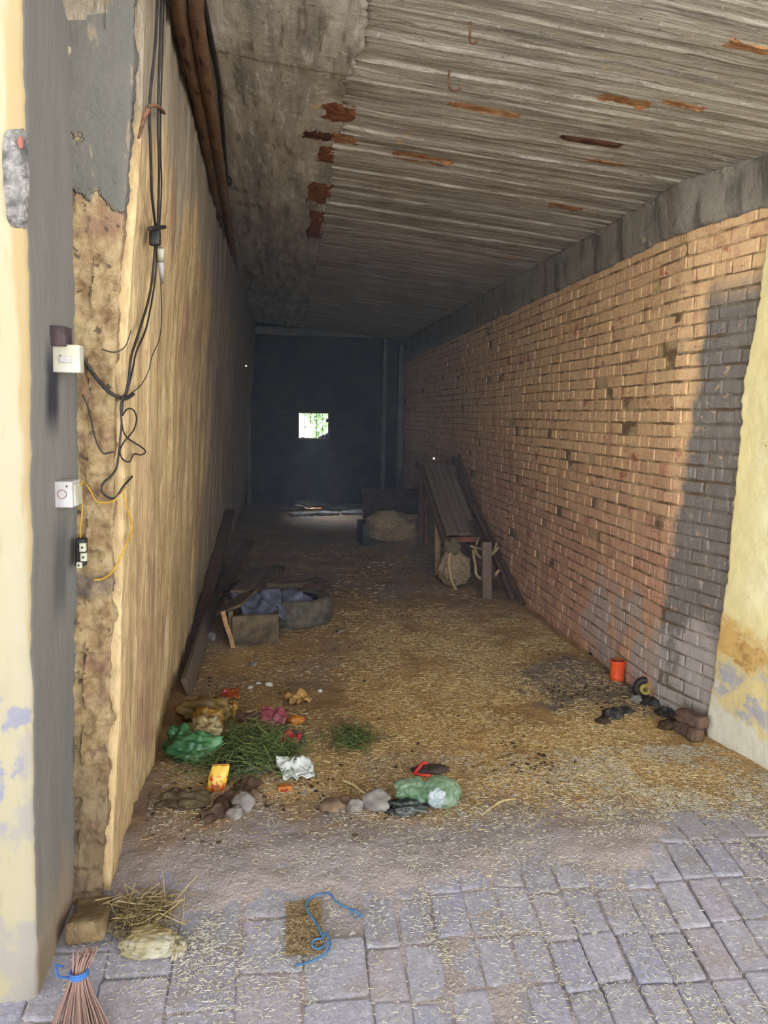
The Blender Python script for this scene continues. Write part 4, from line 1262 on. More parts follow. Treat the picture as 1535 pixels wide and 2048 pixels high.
# jute sack and ropes slung under the cart front
q = on_floor(912, 1180)
sk_ = thing('jute_sack', q, 'slumped jute sack hanging under the front of the wooden cart', 'sack')
obj('sack_body', lump(q+Vector((0, 0.12, 0.18)), (0.15, 0.13, 0.19), 41.0, 0.30, 1.5, 4, q.z, 0.12), MAT['sack'], sk_)
obj('sack_neck', lump(q+Vector((-0.03, 0.10, 0.39)), (0.09, 0.08, 0.09), 43.0, 0.4, 1.8, 3, None, 0.15), MAT['sackdark'], sk_)
GR = 'ropes slung on the wooden cart'
def rope(px_pts, y, r, label):
    pts = [plane_y(px, py, yy) for (px, py), yy in zip(px_pts, y)]
    v, f = tube(pts, r, 8, 8)
    tag(obj('rope', (v, f), MAT['rope']), label, 'rope', GR)
rope([(945, 1100), (950, 1130), (953, 1150), (968, 1160), (985, 1155), (997, 1140)], [6.9, 6.8, 6.75, 6.7, 6.7, 6.7], 0.013, 'thick pale rope in a deep loop beside the jute sack')
rope([(948, 1095), (955, 1110), (968, 1118), (984, 1108), (996, 1095)], [6.9, 6.85, 6.8, 6.8, 6.8], 0.011, 'pale rope in a shallow loop just under the cart front')
rope([(940, 1092), (962, 1098), (985, 1104), (992, 1086)], [6.95, 6.9, 6.85, 6.85], 0.010, 'pale rope stretched across just below the dark cart opening')
rope([(900, 1105), (897, 1125), (903, 1160), (912, 1180)], [6.95, 6.9, 6.85, 6.8], 0.012, 'rope hanging straight down left of the jute sack')
rope([(952, 1090), (958, 1075), (964, 1086), (972, 1098)], [6.95, 6.9, 6.9, 6.85], 0.010, 'short rope knot standing up above the loops')
# poles and pieces behind it
p = on_floor(852, 1088)
tag(obj('wooden_pole', beam(p, p+Vector((0.0, 0.15, 0.68)), 0.028, 0.028, EX, 0.006, 0.004, 3.0), MAT['wood_red']), 'thin upright wooden pole left of the cart', 'pole')
p = on_floor(1052, 1212)
tag(obj('wooden_pole', tube([p+Vector((-0.03, 0.0, 0.015)), Vector((1.975, 7.6, 0.56)), Vector((1.985, 8.9, 1.10))], 0.020, 8, 8), MAT['wood_dark']), 'long dark pole leaning on the right wall behind the cart shafts', 'pole')
q = on_floor(880, 1098)
tag(obj('sack', lump(q+Vector((-0.02, 0.25, 0.24)), (0.15, 0.2, 0.28), 51.0, 0.3, 1.5, 4, q.z, 0.1), MAT['sackdark']), 'dark upright sack at the far left corner of the cart', 'sack')
q = on_floor(800, 1085)
tag(obj('sack', lump(q+Vector((0.05, 0.3, 0.12)), (0.42, 0.32, 0.22), 52.0, 0.3, 1.4, 4, q.z, 0.1), MAT['sack']), 'brown sack slumped low on the floor left of the upright pole', 'sack')
q = on_floor(742, 1092)
tag(obj('dark_crate', box(q+Vector((0, 0.2, 0.14)), (0.26, 0.4, 0.28), Matrix.Rotation(0.1, 3, 'Z'), 0.01, 0.006, 3), MAT['black_plastic']), 'low black crate left of the slumped sack', 'crate')
bn = thing('low_bench', (1.6, 11.6, 0), 'low dark bench along the far right wall', 'bench')
obj('bench_top', box((1.55, 11.7, 0.43), (0.85, 0.6, 0.06), None, 0.01, 0.006, 3), MAT['wood_dark'], bn)
obj('bench_front', box((1.55, 11.45, 0.20), (0.80, 0.05, 0.40), None, 0.01, 0.006, 3), MAT['wood_dark'], bn)
obj('bench_back', box((1.55, 11.95, 0.20), (0.80, 0.05, 0.40), None, 0.01, 0.006, 3), MAT['wood_dark'], bn)
# plain grey rubble patch lit by the back window
for k, (px, py, sx) in enumerate(((612, 1008, 0.20), (640, 1012, 0.16), (585, 1018, 0.18), (680, 1020, 0.20), (715, 1028, 0.22), (650, 1030, 0.16), (600, 1032, 0.15))):
    q = on_floor(px, py)
    q.y = min(q.y, Y_END-0.30)
    tag(obj('rubble_heap', lump(q+Vector((0, 0, 0.015)), (sx*1.3, sx*0.9, 0.045 if k else 0.09), 60+k, 0.35, 2.2, 3, q.z-0.01), MAT['stone']),
        ['pale lump of rubble at the foot of the back wall under the window', 'low grey rubble just right of the pale lump under the window', 'low grey rubble left of the window foot', 'low grey rubble midway to the dark bench',
         'low grey rubble beside the dark bench', 'low grey rubble in front of the window foot, right one', 'low grey rubble in front of the window foot, left one'][k], 'rubble', 'rubble on the lit floor')

# ------------------------------------------------------------------ scrap heap by the left wall
p0, p1 = on_floor(352, 1395), on_floor(452, 1165)
tag(obj('long_plank', beam((xl(p0.y, 0.1)+0.075, p0.y, 0.06), (xl(p1.y, 0.1)+0.085, p1.y+0.3, 0.07), 0.030, 0.11, (1, 0, 0.35), 0.004, 0.006, 2.0), MAT['wood_grey']), 'long grey plank leaning on edge along the foot of the left wall', 'plank')
p0, p1 = on_floor(405, 1290), on_floor(470, 1140)
tag(obj('long_plank', beam(p0+Vector((-0.05, 0, 0.03)), Vector((xl(8.4, 0.6)+0.06, 8.4, 0.55)), 0.09, 0.03, EX, 0.004, 0.006, 4.0), MAT['wood_dark']), 'dark plank sloping up against the left wall behind the crate', 'plank')
GP = 'planks in the scrap heap'
def pl(pa, za, pb, zb, wd, th, mat, seed, label):
    a, b = on_floor(*pa), on_floor(*pb)
    a.z += za; b.z += zb
    tag(obj('old_plank', beam(a, b, wd, th, None, 0.006, 0.008, seed), MAT[mat]), label, 'plank', GP)
pl((478, 1262), 0.28, (520, 1165), 0.12, 0.13, 0.05, 'wood_grey', 1.0, 'grey plank tilted up on the crate in the scrap heap')
pl((512, 1240), 0.20, (546, 1160), 0.10, 0.10, 0.05, 'wood_grey', 2.0, 'short grey plank right of the tilted one in the scrap heap')
pl((545, 1228), 0.22, (645, 1178), 0.06, 0.12, 0.06, 'wood_grey', 3.0, 'plank lying level behind the old tyre')
pl((455, 1200), 0.05, (520, 1172), 0.05, 0.10, 0.05, 'wood_dark', 4.0, 'dark board lying flat behind the scrap heap')
pl((545, 1195), 0.05, (640, 1168), 0.04, 0.11, 0.05, 'crate', 5.0, 'brown board farthest back in the scrap heap')
pl((432, 1215), 0.10, (500, 1140), 0.30, 0.10, 0.03, 'wood_dark', 6.0, 'dark plank propped up between the left wall and the crate')
pl((470, 1180), 0.03, (560, 1140), 0.03, 0.12, 0.04, 'crate', 7.0, 'flat brown board deepest behind the crate')
pl((560, 1215), 0.14, (655, 1188), 0.10, 0.07, 0.05, 'wood_dark', 8.0, 'narrow dark batten just behind the old tyre')
# crate
p = on_floor(505, 1297)
cr = thing('broken_crate', p+Vector((-0.02, 0.2, 0)), 'broken wooden crate leaning among the scrap by the left wall', 'crate')
a = on_floor(455, 1296); b = on_floor(552, 1290)
obj('front_panel', beam(a+Vector((0.03, 0, 0.12)), b+Vector((0, 0, 0.12)), 0.025, 0.22, (0, 1, 0.2), 0.005, 0.006, 1.0), MAT['crate'], cr)
obj('side_panel', beam(a+Vector((0.02, 0.02, 0.13)), a+Vector((-0.05, 0.45, 0.13)), 0.03, 0.24, (1, 0, 0), 0.005, 0.006, 2.0), MAT['crate'], cr)
obj('side_panel', beam(b+Vector((0.0, 0.02, 0.11)), b+Vector((0.0, 0.42, 0.11)), 0.03, 0.20, (1, 0, 0), 0.005, 0.006, 3.0), MAT['crate'], cr)
obj('edge_strip', beam(a+Vector((0.04, -0.02, 0.0)), a+Vector((-0.03, -0.01, 0.26)), 0.03, 0.02, EX, 0.004, 0.004, 4.0), MAT['wood_light'], cr)
obj('lid', beam(a+Vector((0.0, 0.05, 0.25)), b+Vector((-0.22, 0.30, 0.30)), 0.20, 0.02, (0, 1, 0), 0.004, 0.006, 5.0), MAT['crate'], cr)
q = on_floor(522, 1272)
tag(obj('blue_cloth', sheet((q.x, q.y+0.04, 0.0), 0.34, 0.36, 0.3, 3.0, 0.22, 16, 0.35, 0.004, 2.6, 0.3, q.z+0.14), MAT['bluecloth']), 'slate blue cloth thrown over the crate in the scrap heap', 'cloth')
# old tyre lying flat
p = on_floor(592, 1262)
c = p+Vector((0.0, 0.27, 0))
ty = thing('scrap_tyre', c, 'dusty old tyre lying flat at the right end of the scrap heap', 'tyre')
prof = [(0.175, 0.02), (0.235, 0.0), (0.27, 0.02), (0.285, 0.06), (0.278, 0.075), (0.288, 0.09), (0.288, 0.125), (0.278, 0.135), (0.285, 0.15), (0.27, 0.20), (0.235, 0.215), (0.175, 0.195)]
obj('tread', lathe(c, prof, 40), MAT['tyre'], ty)
obj('inner_wall', lathe(c, [(0.175, 0.195), (0.19, 0.17), (0.25, 0.11), (0.19, 0.05), (0.175, 0.02)], 40), MAT['ring'], ty)
tag(obj('dark_rag', lump(c+Vector((-0.02, -0.03, 0.12)), (0.15, 0.13, 0.13), 9.0, 0.3, 1.6, 3), MAT['bluecloth']), 'dark bluish rag stuffed in the middle of the old tyre', 'rag')

# ------------------------------------------------------------------ litter heap on the left
def bag_on(px, py, rx, ry, rz, seed, mat, label, cat, name, parent=None, flat=True, amp=0.35, ridged=0.35, dz=0.8, sub=4, freq=1.8, group=None):
    q = on_floor(px, py)
    c = q+Vector((0, ry*0.9, rz*dz))
    g = lump(c, (rx, ry, rz), seed, amp, freq*0.75, sub, q.z-0.004, ridged, 2)
    if parent: return obj(name, g, MAT[mat], parent)
    return tag(obj(name, g, MAT[mat]), label, cat, group)
gb = thing('green_plastic_bag', on_floor(390, 1520), 'green plastic bag spilling a tan wrapper at the foot of the left wall', 'bag')
bag_on(386, 1533, 0.135, 0.075, 0.075, 3.3, 'green_film', '', '', 'bag_film', gb, amp=0.3, ridged=0.5, freq=2.2)
bag_on(356, 1520, 0.06, 0.06, 0.085, 5.1, 'green_film', '', '', 'bag_mouth', gb, amp=0.35, ridged=0.5, freq=2.4)
bag_on(408, 1508, 0.085, 0.07, 0.085, 8.1, 'buff_film', '', '', 'torn_wrapper', gb, amp=0.4, ridged=0.6, freq=2.4)['label'] = 'tan wrapper inside the bag'
yb_ = thing('tan_plastic_bag', on_floor(430, 1470), 'crumpled tan and ochre plastic bag lying behind the green bag', 'bag')
bag_on(412, 1462, 0.15, 0.09, 0.085, 11.0, 'tan_film', '', '', 'bag_film', yb_, amp=0.35, ridged=0.5)
bag_on(414, 1478, 0.085, 0.06, 0.08, 12.5, 'ochre_film', '', '', 'bag_fold', yb_, amp=0.35, ridged=0.6)['label'] = 'ochre fold of the bag'
bag_on(462, 1448, 0.045, 0.05, 0.06, 14.2, 'ochre_film', '', '', 'bag_corner', yb_, amp=0.4, ridged=0.6)

def scrap(px, py, sx, sy, ang, seed, mat, label, cat, name, fold=0.3, tilt=0.25, freq=2.2, corner=0.25, up=0.008):
    q = on_floor(px, py)
    return tag(obj(name, sheet((q.x, q.y+sy*0.4, 0), sx, sy, ang, seed, fold, 14, tilt, 0.002, freq, corner, q.z+up), MAT[mat]), label, cat)
scrap(461, 1402, 0.085, 0.06, 0.2, 1.0, 'redorange_film', 'red and orange wrapper lying beyond the tan bag', 'wrapper', 'wrapper', 0.4, 0.5)
scrap(545, 1450, 0.15, 0.10, -0.2, 2.0, 'pink_film', 'crumpled pink plastic bag behind the cut grass', 'bag', 'pink_bag', 0.35, 0.3, 2.2)
scrap(496, 1455, 0.12, 0.06, -0.3, 3.0, 'mauve_film', 'flat mauve wrapper left of the pink bag', 'wrapper', 'wrapper', 0.3, 0.3, up=0.03)
bag_on(592, 1453, 0.045, 0.03, 0.027, 21.0, 'orange_film', 'orange wrapper puffed up right of the pink bag', 'wrapper', 'wrapper', amp=0.3, ridged=0.4)
scrap(578, 1505, 0.10, 0.075, -0.6, 5.0, 'red_film', 'crimson wrapper lying at the right edge of the cut grass', 'wrapper', 'wrapper', 0.3, 0.35, up=0.035)
scrap(600, 1493, 0.04, 0.09, 0.3, 6.5, 'grey_film', 'thin greyish film scrap beside the crimson wrapper', 'plastic scrap', 'film_scrap', 0.4, 0.3)
scrap(593, 1562, 0.14, 0.10, 0.2, 7.0, 'paper', 'crumpled white paper lying right of the cut grass', 'paper', 'crumpled_paper', 0.3, 0.5, 2.4)
q = on_floor(568, 1586)
bx2 = thing('small_carton', q, 'tiny orange printed carton below the white paper', 'carton')
obj('carton', box(q+Vector((0, 0.015, 0.012)), (0.055, 0.03, 0.030), Matrix.Rotation(0.15, 3, 'Z'), 0.002, 0.002, 2), MAT['orange_film'], bx2)
obj('printed_panel', box(q+Vector((0.001, -0.001, 0.012)), (0.032, 0.002, 0.018), Matrix.Rotation(0.15, 3, 'Z'), 0.0005), MAT['redorange_film'], bx2)
scrap(598, 1412, 0.14, 0.07, 0.4, 8.0, 'dryleaf', 'dry tan leaf curled on the earth behind the orange wrapper', 'leaf', 'dry_leaf', 0.4, 0.3)
q = on_floor(434, 1590)
pk = thing('printed_packet', q, 'bright yellow packet with red print standing in front of the green bag', 'packet')
V, Fc = [], []
nn = 12
for s in (-1, 1):
    for j in range(nn+1):
        for i in range(nn+1):
            u, v = i/nn*2-1, j/nn*2-1
            puff = (1-u*u)*(1-v*v)
            V.append(q+Vector((u*0.040*(1-0.10*abs(v))+v*0.012, s*(0.003+0.017*puff**0.6)+0.02+0.014*(v+1), 0.052*(v+1)+0.002+0.004*noise.noise(Vector((u*2, v*2, s))))))
for s in (0, 1):
    o_ = s*(nn+1)**2
    for j in range(nn):
        for i in range(nn):
            f = (o_+j*(nn+1)+i, o_+j*(nn+1)+i+1, o_+(j+1)*(nn+1)+i+1, o_+(j+1)*(nn+1)+i)
            Fc.append(f if s == 0 else f[::-1])
obj('packet_film', (V, Fc), MAT['printed'], pk)
obj('crimped_edge', box(q+Vector((0.012, 0.05, 0.108)), (0.070, 0.004, 0.008), None, 0.001, 0.002, 4), MAT['orange_film'], pk)
# dirty cloths
q0, q1 = on_floor(508, 1566), on_floor(400, 1648)
def rag_fn(u, v):
    p = q0.lerp(q1, u)
    w_ = 0.085*(1-0.55*u)*(0.75+0.5*noise.noise(Vector((u*4, 3.0, 1.0))))
    s = (q1-q0).cross(Vector((0, 0, 1))).normalized()
    b_ = 4*v*(1-v)
    p = p+s*((v-0.5)*2*w_+0.03*noise.noise(Vector((u*5, 7.0, 2.0))))
    p.z = floor_h(p.x, p.y)+0.002+b_*0.030*(0.5+abs(noise.noise(Vector((u*6, v*3, 4.0))))*1.6)
    return p
tag(obj('rag', grid(rag_fn, lins(0, 1, 36), lins(0, 1, 14)), MAT['rag']), 'dirty brown cloth trailing in front of the printed packet', 'cloth')
rg_ = bpy.data.objects['rag'].modifiers.new('thickness', 'SOLIDIFY'); rg_.thickness = 0.003
scrap(368, 1622, 0.20, 0.12, -0.3, 11.0, 'sackdark', 'flat dusty brown sheet left of the printed packet', 'sheet', 'dusty_sheet', 0.18, 0.15)
scrap(500, 1552, 0.17, 0.11, 0.1, 12.0, 'grey_film', 'greyish clear plastic film under the cut grass', 'plastic scrap', 'film_scrap', 0.35, 0.25, 2.8)
for k, (px, py, rx, rz, mat, lab) in enumerate(((486, 1625, 0.045, 0.045, 'stone', 'pale stone right of the dirty brown cloth'), (470, 1640, 0.035, 0.03, 'stone', 'smaller grey stone in front of the pale one'),
                                            (510, 1602, 0.03, 0.025, 'brownstone', 'small brown stone behind the pale stone'), (665, 1628, 0.055, 0.03, 'brownstone', 'flat brown stone, leftmost of the row on the threshold'),
                                            (710, 1626, 0.035, 0.03, 'stone', 'small round stone second in the row on the threshold'), (755, 1626, 0.060, 0.050, 'stone', 'largest grey stone in the row, beside the dark plastic'),
                                            (690, 1612, 0.03, 0.02, 'brownstone', 'small brown stone behind the row on the threshold'), (500, 1380, 0.016, 0.014, 'paper', 'white crumb on the earth, left of three'),
                                            (516, 1371, 0.016, 0.012, 'paper', 'white crumb on the earth, middle of three'), (537, 1374, 0.022, 0.016, 'paper', 'white crumb on the earth, right of three'),
                                            (507, 1334, 0.025, 0.022, 'stone', 'lone pebble on the earth before the scrap heap'), (682, 1268, 0.03, 0.02, 'stone', 'pale pebble right of the old tyre'),
                                            (640, 1386, 0.015, 0.012, 'paper', 'white crumb right of the dry leaf'), (423, 1283, 0.03, 0.04, 'stone', 'pale stone at the plank by the left wall'))):
    q = on_floor(px, py)
    n_ = 'stone' if mat != 'paper' else 'paper_crumb'
    tag(obj(n_, lump(q+Vector((0, rx*0.5, rz*0.6)), (rx, rx*0.75, rz), 70+k, 0.35, 1.5, 3, q.z-0.004), MAT[mat]), lab, 'stone' if mat != 'paper' else 'scrap')

# clear green bag in the middle with a white one knotted inside, dark film beside it
q = on_floor(862, 1628)
cg = thing('clear_green_bag', q, 'clear pale green plastic bag on the threshold in the middle', 'bag')
obj('bag_film', lump(q+Vector((0.045, 0.055, 0.062)), (0.088, 0.065, 0.068), 81.0, 0.16, 1.2, 5, q.z-0.003, 0.16, 2), MAT['clear_green'], cg)
obj('bag_neck', lump(q+Vector((-0.055, 0.075, 0.055)), (0.085, 0.055, 0.060), 83.0, 0.30, 1.3, 5, q.z-0.003, 0.28, 2), MAT['clear_green'], cg)
obj('inner_bag', lump(q+Vector((0.02, -0.005, 0.068)), (0.038, 0.016, 0.042), 85.0, 0.3, 1.8, 4, None, 0.3, 2), MAT['clear_white'], cg)['label'] = 'white film caught inside the bag'
q = on_floor(815, 1632)
tag(obj('dark_film', lump(q+Vector((0, 0.03, 0.02)), (0.085, 0.05, 0.035), 87.0, 0.5, 2.2, 4, q.z-0.003, 0.6), MAT['dark_film']), 'crumpled dark grey plastic film left of the clear green bag', 'plastic scrap')
# red and black strap, sticks
q = on_floor(858, 1550)
st_ = thing('rubber_slipper', q, 'old red and dark rubber slipper behind the clear green bag', 'slipper')
obj('sole', lump(q+Vector((0.01, 0.02, 0.018)), (0.085, 0.038, 0.020), 91.0, 0.2, 1.2, 4, q.z-0.002), MAT['strap'], st_)
obj('strap', tube([q+Vector((-0.07, 0.0, 0.005)), q+Vector((-0.045, 0.0, 0.040)), q+Vector((-0.02, 0.03, 0.045)), q+Vector((0.01, 0.05, 0.015))], 0.008, 8, 5), MAT['redstrap'], st_)
obj('strap', tube([q+Vector((-0.075, 0.01, 0.006)), q+Vector((-0.04, -0.02, 0.012)), q+Vector((0.0, -0.025, 0.01))], 0.007, 8, 5), MAT['redstrap'], st_)
def stick(pts, r, mat, label, name='stick', up=0.006):
    P = [on_floor(a, b)+Vector((0, 0, up+(c_[0] if c_ else 0))) for a, b, *c_ in pts]
    tag(obj(name, tube(P, r, 6, 3), MAT[mat]), label, 'stick')
stick([(918, 1548), (955, 1534), (990, 1522), (1030, 1510), (1056, 1500, 0.02)], [0.003, 0.006, 0.007, 0.006, 0.003], 'brownstick', 'long dark brown stick right of the slipper')
stick([(966, 1562), (1000, 1550), (1052, 1534), (1080, 1526)], 0.004, 'stick', 'pale yellow stalk right of the clear green bag')
stick([(963, 1632), (985, 1616), (1004, 1605), (1030, 1600)], [0.003, 0.006, 0.006, 0.004], 'stick', 'bent straw coloured stalk at the paving edge')
stick([(684, 1566), (708, 1576), (722, 1588), (752, 1606)], 0.0055, 'stick', 'cream stick crossing the straw behind the stone row', up=0.012)
stick([(330, 1626), (365, 1628), (405, 1632)], 0.0045, 'stick', 'straight pale stick in front of the dusty sheet')
stick([(450, 1536), (470, 1520), (500, 1508)], 0.004, 'stick', 'pale stalk over the cut grass beside the printed packet', up=0.05)
stick([(470, 1436), (500, 1430), (515, 1424)], 0.004, 'stick', 'thin stalk beyond the tan bag', up=0.02)
stick([(615, 1425), (640, 1420), (672, 1418)], 0.006, 'brownstick', 'short brown stick right of the dry leaf')
stick([(735, 1478), (760, 1485), (778, 1490)], 0.004, 'stick', 'short white straw stalk on the middle of the litter')
stick([(630, 1520), (645, 1524), (660, 1527)], 0.004, 'stick', 'short cream stalk right of the crimson wrapper')
stick([(785, 1512), (795, 1522), (803, 1545)], 0.004, 'stick', 'short pale stalk left of the slipper')
stick([(672, 1430-165), (700, 1272), (715, 1270)], 0.012, 'brownstick', 'short dark stick on the earth right of the old tyre')

# block, bag, broom and string in front
p = on_floor(170, 1890)
tag(obj('stone_block', box(Vector((-0.628, 2.395, ground(-0.6, 2.395)+0.02)), (0.125, 0.19, 0.07), Matrix.Rotation(0.06, 3, 'Z') @ Matrix.Rotation(-0.14, 3, 'X'), 0.014, 0.012, 5, 3.0), MAT['slab']), 'dusty tan block at the foot of the left pier', 'block')
q = on_floor(300, 1930)
cb = thing('cream_plastic_bag', q, 'crumpled cream plastic bag on the paving by the broom', 'bag')
obj('bag_film', lump(q+Vector((-0.005, 0.055, 0.026)), (0.092, 0.058, 0.040), 101.0, 0.22, 1.3, 5, q.z-0.004, 0.18, 3), MAT['cream_film'], cb)
obj('bag_fold', lump(q+Vector((-0.015, 0.075, 0.042)), (0.075, 0.042, 0.030), 104.0, 0.22, 1.4, 5, None, 0.2, 3), MAT['buff_film'], cb)['label'] = 'buff dusty fold of the bag'
obj('bag_handle', lump(q+Vector((0.078, 0.045, 0.018)), (0.026, 0.042, 0.026), 106.0, 0.45, 2.0, 4, q.z-0.004, 0.5, 2), MAT['cream_film'], cb)

# twig broom standing head down against the reveal
rbm = random.Random(21)
tie = plane_y(158, 1948, 2.12)
top = plane_y(166, 1904, 2.15)
br = thing('twig_broom', Vector((-0.56, 2.02, ground(0, 2.02))), 'short twig broom with a blue tie leaning at the left pier foot', 'broom')
tw = []
for k in range(95):
    a, r1 = rbm.uniform(0, 2*PI), math.sqrt(rbm.random())
    ox, oy = math.cos(a)*r1, math.sin(a)*r1
    e0 = top+Vector((ox*0.040+0.004, oy*0.022, rbm.uniform(-0.014, 0.012)))
    e1 = tie+Vector((ox*0.023, oy*0.018, 0))
    e3 = Vector((tie.x+0.032+ox*0.115+rbm.uniform(-.006, .006), 1.975+oy*0.045, ground(0, 1.975)+0.008+rbm.uniform(0, 0.02)))
    e2 = e1.lerp(e3, 0.5)+Vector((ox*0.004, -0.008, 0.0))
    rk = rbm.uniform(0.75, 1.35)
    tw.append(tube([e0, e1, e2, e3], [0.0017*rk, 0.0020*rk, 0.0018*rk, 0.0012*rk], 5, 2))
for k, g_ in enumerate(tw):
    o_ = obj('twig', g_, MAT['twig'], br)
tp = []
for k in range(7):
    tp.append(ring_geo(tie+Vector((0.0, 0, -0.010+0.0032*k)), 0.0245+0.001*math.sin(k*2.1), 0.0026, (0.12*math.sin(k*1.7), 0.1*math.cos(k*2.3), 1), 16))
obj('tie', join(*tp, tube([tie+Vector((-0.022, -0.012, 0)), tie+Vector((-0.05, -0.02, 0.012)), tie+Vector((-0.062, 0.0, 0.03)), tie+Vector((-0.045, 0.01, 0.018))], 0.003, 6, 4)), MAT['tie'], br)['label'] = 'blue plastic tie'

# blue string curled on the paving
def ground_line(pts, up): return [on_floor(a, b)+Vector((0, 0, up)) for a, b in pts]
S = [(722, 1838), (706, 1826), (690, 1818), (670, 1806), (660, 1792), (640, 1792), (620, 1800), (612, 1815), (616, 1830), (628, 1846), (638, 1862), (644, 1880), (636, 1882), (626, 1886), (624, 1896), (632, 1902), (646, 1898), (658, 1886), (660, 1898), (650, 1912), (630, 1924), (608, 1932), (590, 1934)]
tag(obj('blue_string', join(
    tube(ground_line(S, 0.008), 0.0035, 6, 5), tube(ground_line([(700, 1822), (714, 1824), (726, 1834)], 0.008), 0.002, 5, 4), tube(ground_line([(692, 1818), (704, 1832), (712, 1842)], 0.008), 0.002, 5, 4),
    tube(ground_line([(644, 1880), (652, 1872), (656, 1884)], 0.012), 0.0035, 6, 4)), MAT['string']), 'frayed blue string curled beside the missing paving brick', 'string')

# ------------------------------------------------------------------ loose straw, chaff, cut grass, crumbs: what nobody could count
def stuff(name, geo_, mat, label, cat):
    o = obj(name, geo_, MAT[mat], smooth=False, centre=False)
    o['kind'] = 'stuff'
    return tag(o, label, cat)
def surf(x, y):
    d = dirt_h(x, y)
    return d if y > 2.62 else max(d, floor_h(x, y)-0.003)
def blades(n, dens, seed, lmin, lmax, r, xr_, yr_, tilt=0.12, bend=0.0, lift=0.003, up=0.0):
    rr = random.Random(seed)
    V, Fc = [], []
    k = 0
    tries = 0
    while k < n and tries < n*60:
        tries += 1
        x, y = rr.uniform(*xr_), rr.uniform(*yr_)
        if x > xr(y)-0.06 or x < (xl(y, 0.05)+0.05 if y > 2.5 else -0.66): continue
        if rr.random() > dens(x, y): continue
        L = rr.uniform(lmin, lmax)
        a = rr.uniform(0, 2*PI)
        t = rr.uniform(-tilt, tilt)
        d = Vector((math.cos(a)*math.cos(t), math.sin(a)*math.cos(t), math.sin(t)))
        c = Vector((x, y, surf(x, y)+lift+abs(math.sin(t))*L*0.45+rr.random()*up))
        s = d.cross(Vector((0, 0, 1))).normalized()
        u = s.cross(d)
        rad = r*rr.uniform(0.6, 1.3)
        n0 = len(V)
        for q_ in (-0.5, 0.5):
            m_ = c+d*(L*q_)
            V.append(m_+s*rad); V.append(m_-s*rad*0.6+u*rad*0.9); V.append(m_-s*rad*0.6-u*rad*0.9)
        for j in range(3):
            Fc.append((n0+j, n0+(j+1) % 3, n0+3+(j+1) % 3, n0+3+j))
        k += 1
    return V, Fc
def cl(x, y, f, s): return noise.noise(Vector((x*f, y*f, s)))*0.5+0.5
def d_in(x, y):
    c_ = cl(x, y, 2.2, 1.0)*0.6+cl(x, y, 7, 2.0)*0.4
    b_ = 0.18+0.8*sstep(0.0, 0.9, x)*sstep(2.75, 3.15, y)*(1-0.8*sstep(4.8, 6.2, y))
    b_ = max(b_, 0.75*math.exp(-((x-0.35)**2/0.18+(y-3.7)**2/0.5)))
    if abs(x-1.8) < 0.35 and 3.95 < y < 4.7: b_ *= 0.3
    if y < 3.0 and x < 0.7: b_ *= 0.35
    return b_*sstep(0.28, 0.62, c_)
stuff('straw_litter', blades(42000, d_in, 1, 0.006, 0.030, 0.0009, (-0.8, 2.1), (2.75, 6.2)), 'straw', 'loose golden straw and chaff strewn over the inner floor', 'straw')
stuff('far_straw', blades(1300, lambda x, y: 0.6*sstep(0.3, 0.6, cl(x, y, 2, 4)), 5, 0.02, 0.06, 0.0014, (-0.5, 1.9), (6.0, 9.5)), 'straw', 'loose straw on the floor deeper in the tunnel', 'straw')
def d_out(x, y):
    c_ = cl(x, y, 3.0, 6.0)*0.55+cl(x, y, 9, 7.0)*0.45
    b_ = 0.22+0.75*sstep(0.9, 1.7, x)*sstep(2.5, 3.0, y)
    b_ = max(b_, 0.65*math.exp(-((x-0.5)**2/0.5+(y-2.25)**2/0.012)))
    b_ = max(b_, 0.7*math.exp(-((x+0.25)**2/0.03+(y-2.3)**2/0.03)))
    return b_*(0.12+sstep(0.40, 0.64, c_))
stuff('pale_straw', blades(24000, d_out, 2, 0.005, 0.020, 0.0010, (-0.66, 2.4), (1.9, 3.4)), 'pale_straw', 'pale chopped straw scattered over the brick paving', 'straw')
def in_hole(x, y): return 1.0 if (0.0 < x < 0.112 and 2.235 < y < 2.435) else 0.0
stuff('hole_chaff', blades(1500, in_hole, 9, 0.01, 0.03, 0.0013, (-0.02, 0.16), (2.2, 2.55), 0.3), 'chaff', 'brown chaff filling the hole of a missing paving brick', 'straw')
gpos = on_floor(505, 1515)
def d_gr(x, y): return math.exp(-((x-gpos.x)**2/0.022+(y-gpos.y)**2/0.024))
stuff('cut_grass', blades(2300, d_gr, 3, 0.03, 0.12, 0.0013, (gpos.x-0.4, gpos.x+0.4), (gpos.y-0.35, gpos.y+0.4), 0.55, up=0.05), 'grass', 'dark green cut grass heaped among the litter', 'grass')
g2 = on_floor(705, 1480)
def d_g2(x, y): return math.exp(-((x-g2.x)**2/0.006+(y-g2.y)**2/0.012))
stuff('grass_tuft', blades(380, d_g2, 4, 0.04, 0.09, 0.0013, (g2.x-0.3, g2.x+0.3), (g2.y-0.3, g2.y+0.3), 0.45, up=0.02), 'grass', 'small dark green grass tuft in the middle of the straw', 'grass')
g3 = on_floor(285, 1838)
def d_g3(x, y): return math.exp(-((x-g3.x)**2/0.006+(y-g3.y)**2/0.003))
stuff('dry_grass', blades(420, d_g3, 6, 0.05, 0.13, 0.0012, (g3.x-0.2, g3.x+0.2), (g3.y-0.12, g3.y+0.15), 0.5, up=0.03), 'dry_grass', 'withered brown grass behind the cream bag', 'grass')
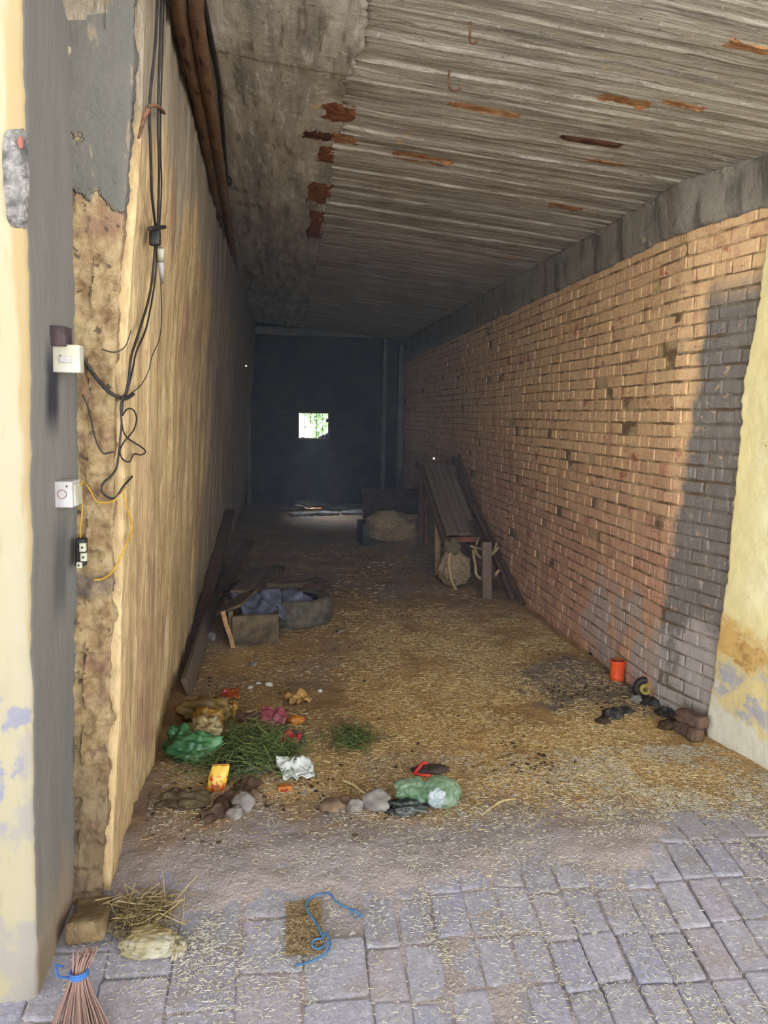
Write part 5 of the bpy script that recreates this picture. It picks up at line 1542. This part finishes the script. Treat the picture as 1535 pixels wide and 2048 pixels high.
def crumbs(n, dens, seed, rmin, rmax, xr_, yr_):
    rr = random.Random(seed)
    gs = []
    while len(gs) < n:
        x, y = rr.uniform(*xr_), rr.uniform(*yr_)
        if x > xr(y)-0.06 or rr.random() > dens(x, y): continue
        r = rr.uniform(rmin, rmax)
        gs.append(lump((x, y, surf(x, y)+r*0.4), (r*rr.uniform(.8, 1.5), r, r*0.7), rr.uniform(0, 99), 0.4, 1.6, 1))
    return join(*gs)
d1, d2 = on_floor(1062, 1532), on_floor(1010, 1500)
def d_cr(x, y):
    b_ = 0.05*sstep(0.55, 0.75, cl(x, y, 3, 8))
    b_ = max(b_, math.exp(-((x-d1.x)**2/0.010+(y-d1.y)**2/0.010)), 0.4*math.exp(-((x-d2.x)**2/0.02+(y-d2.y)**2/0.004)))
    b_ = max(b_, 0.7*math.exp(-((x-1.68)**2/0.06+(y-4.05)**2/0.02)))
    b_ = max(b_, 0.4*math.exp(-((x+0.05)**2/0.10+(y-3.15)**2/0.05)))
    return b_
stuff('dung_crumbs', crumbs(330, d_cr, 8, 0.003, 0.010, (-0.6, 2.0), (2.7, 5.2)), 'dung', 'dark dung crumbs strewn on the straw', 'dung')

# greenery beyond the back window
V, Fc = [], []
rl = random.Random(31)
for k in range(5200):
    x, y, z = rl.uniform(-0.6, 1.9), rl.uniform(16.2, 17.4), rl.uniform(0.2, 2.2)
    if noise.noise(Vector((x*1.6, y, z*1.6))) < -0.22: continue
    s = rl.uniform(0.03, 0.07)
    a = Vector((rl.uniform(-1, 1), rl.uniform(-1, 1), rl.uniform(-1, 1))).normalized()*s
    b = a.orthogonal().normalized()*s*0.5
    n0 = len(V)
    c = Vector((x, y, z))
    V += [c-a, c+b, c+a, c-b, c+a.cross(b).normalized()*0.004]
    Fc += [(n0, n0+1, n0+2, n0+3), (n0, n0+1, n0+4), (n0+1, n0+2, n0+4), (n0+2, n0+3, n0+4), (n0+3, n0, n0+4)]
bush = thing('bush', (0.9, 16.8, -0.2), 'sunlit green bush seen through the back window', 'bush')
lv = obj('foliage', (V, Fc), MAT['leaf'], bush, smooth=False)
obj('trunk', tube([(1.25, 16.9, -0.2), (1.3, 16.8, 0.9), (1.35, 16.8, 2.2)], [0.05, 0.04, 0.02], 8, 4), MAT['wood_dark'], bush)
struct(obj('floor_yard', grid(lambda x, y: Vector((x, y, -0.2)), lins(-8, 9, 4), lins(14.1, 30, 4)), MAT['paver'], centre=False))
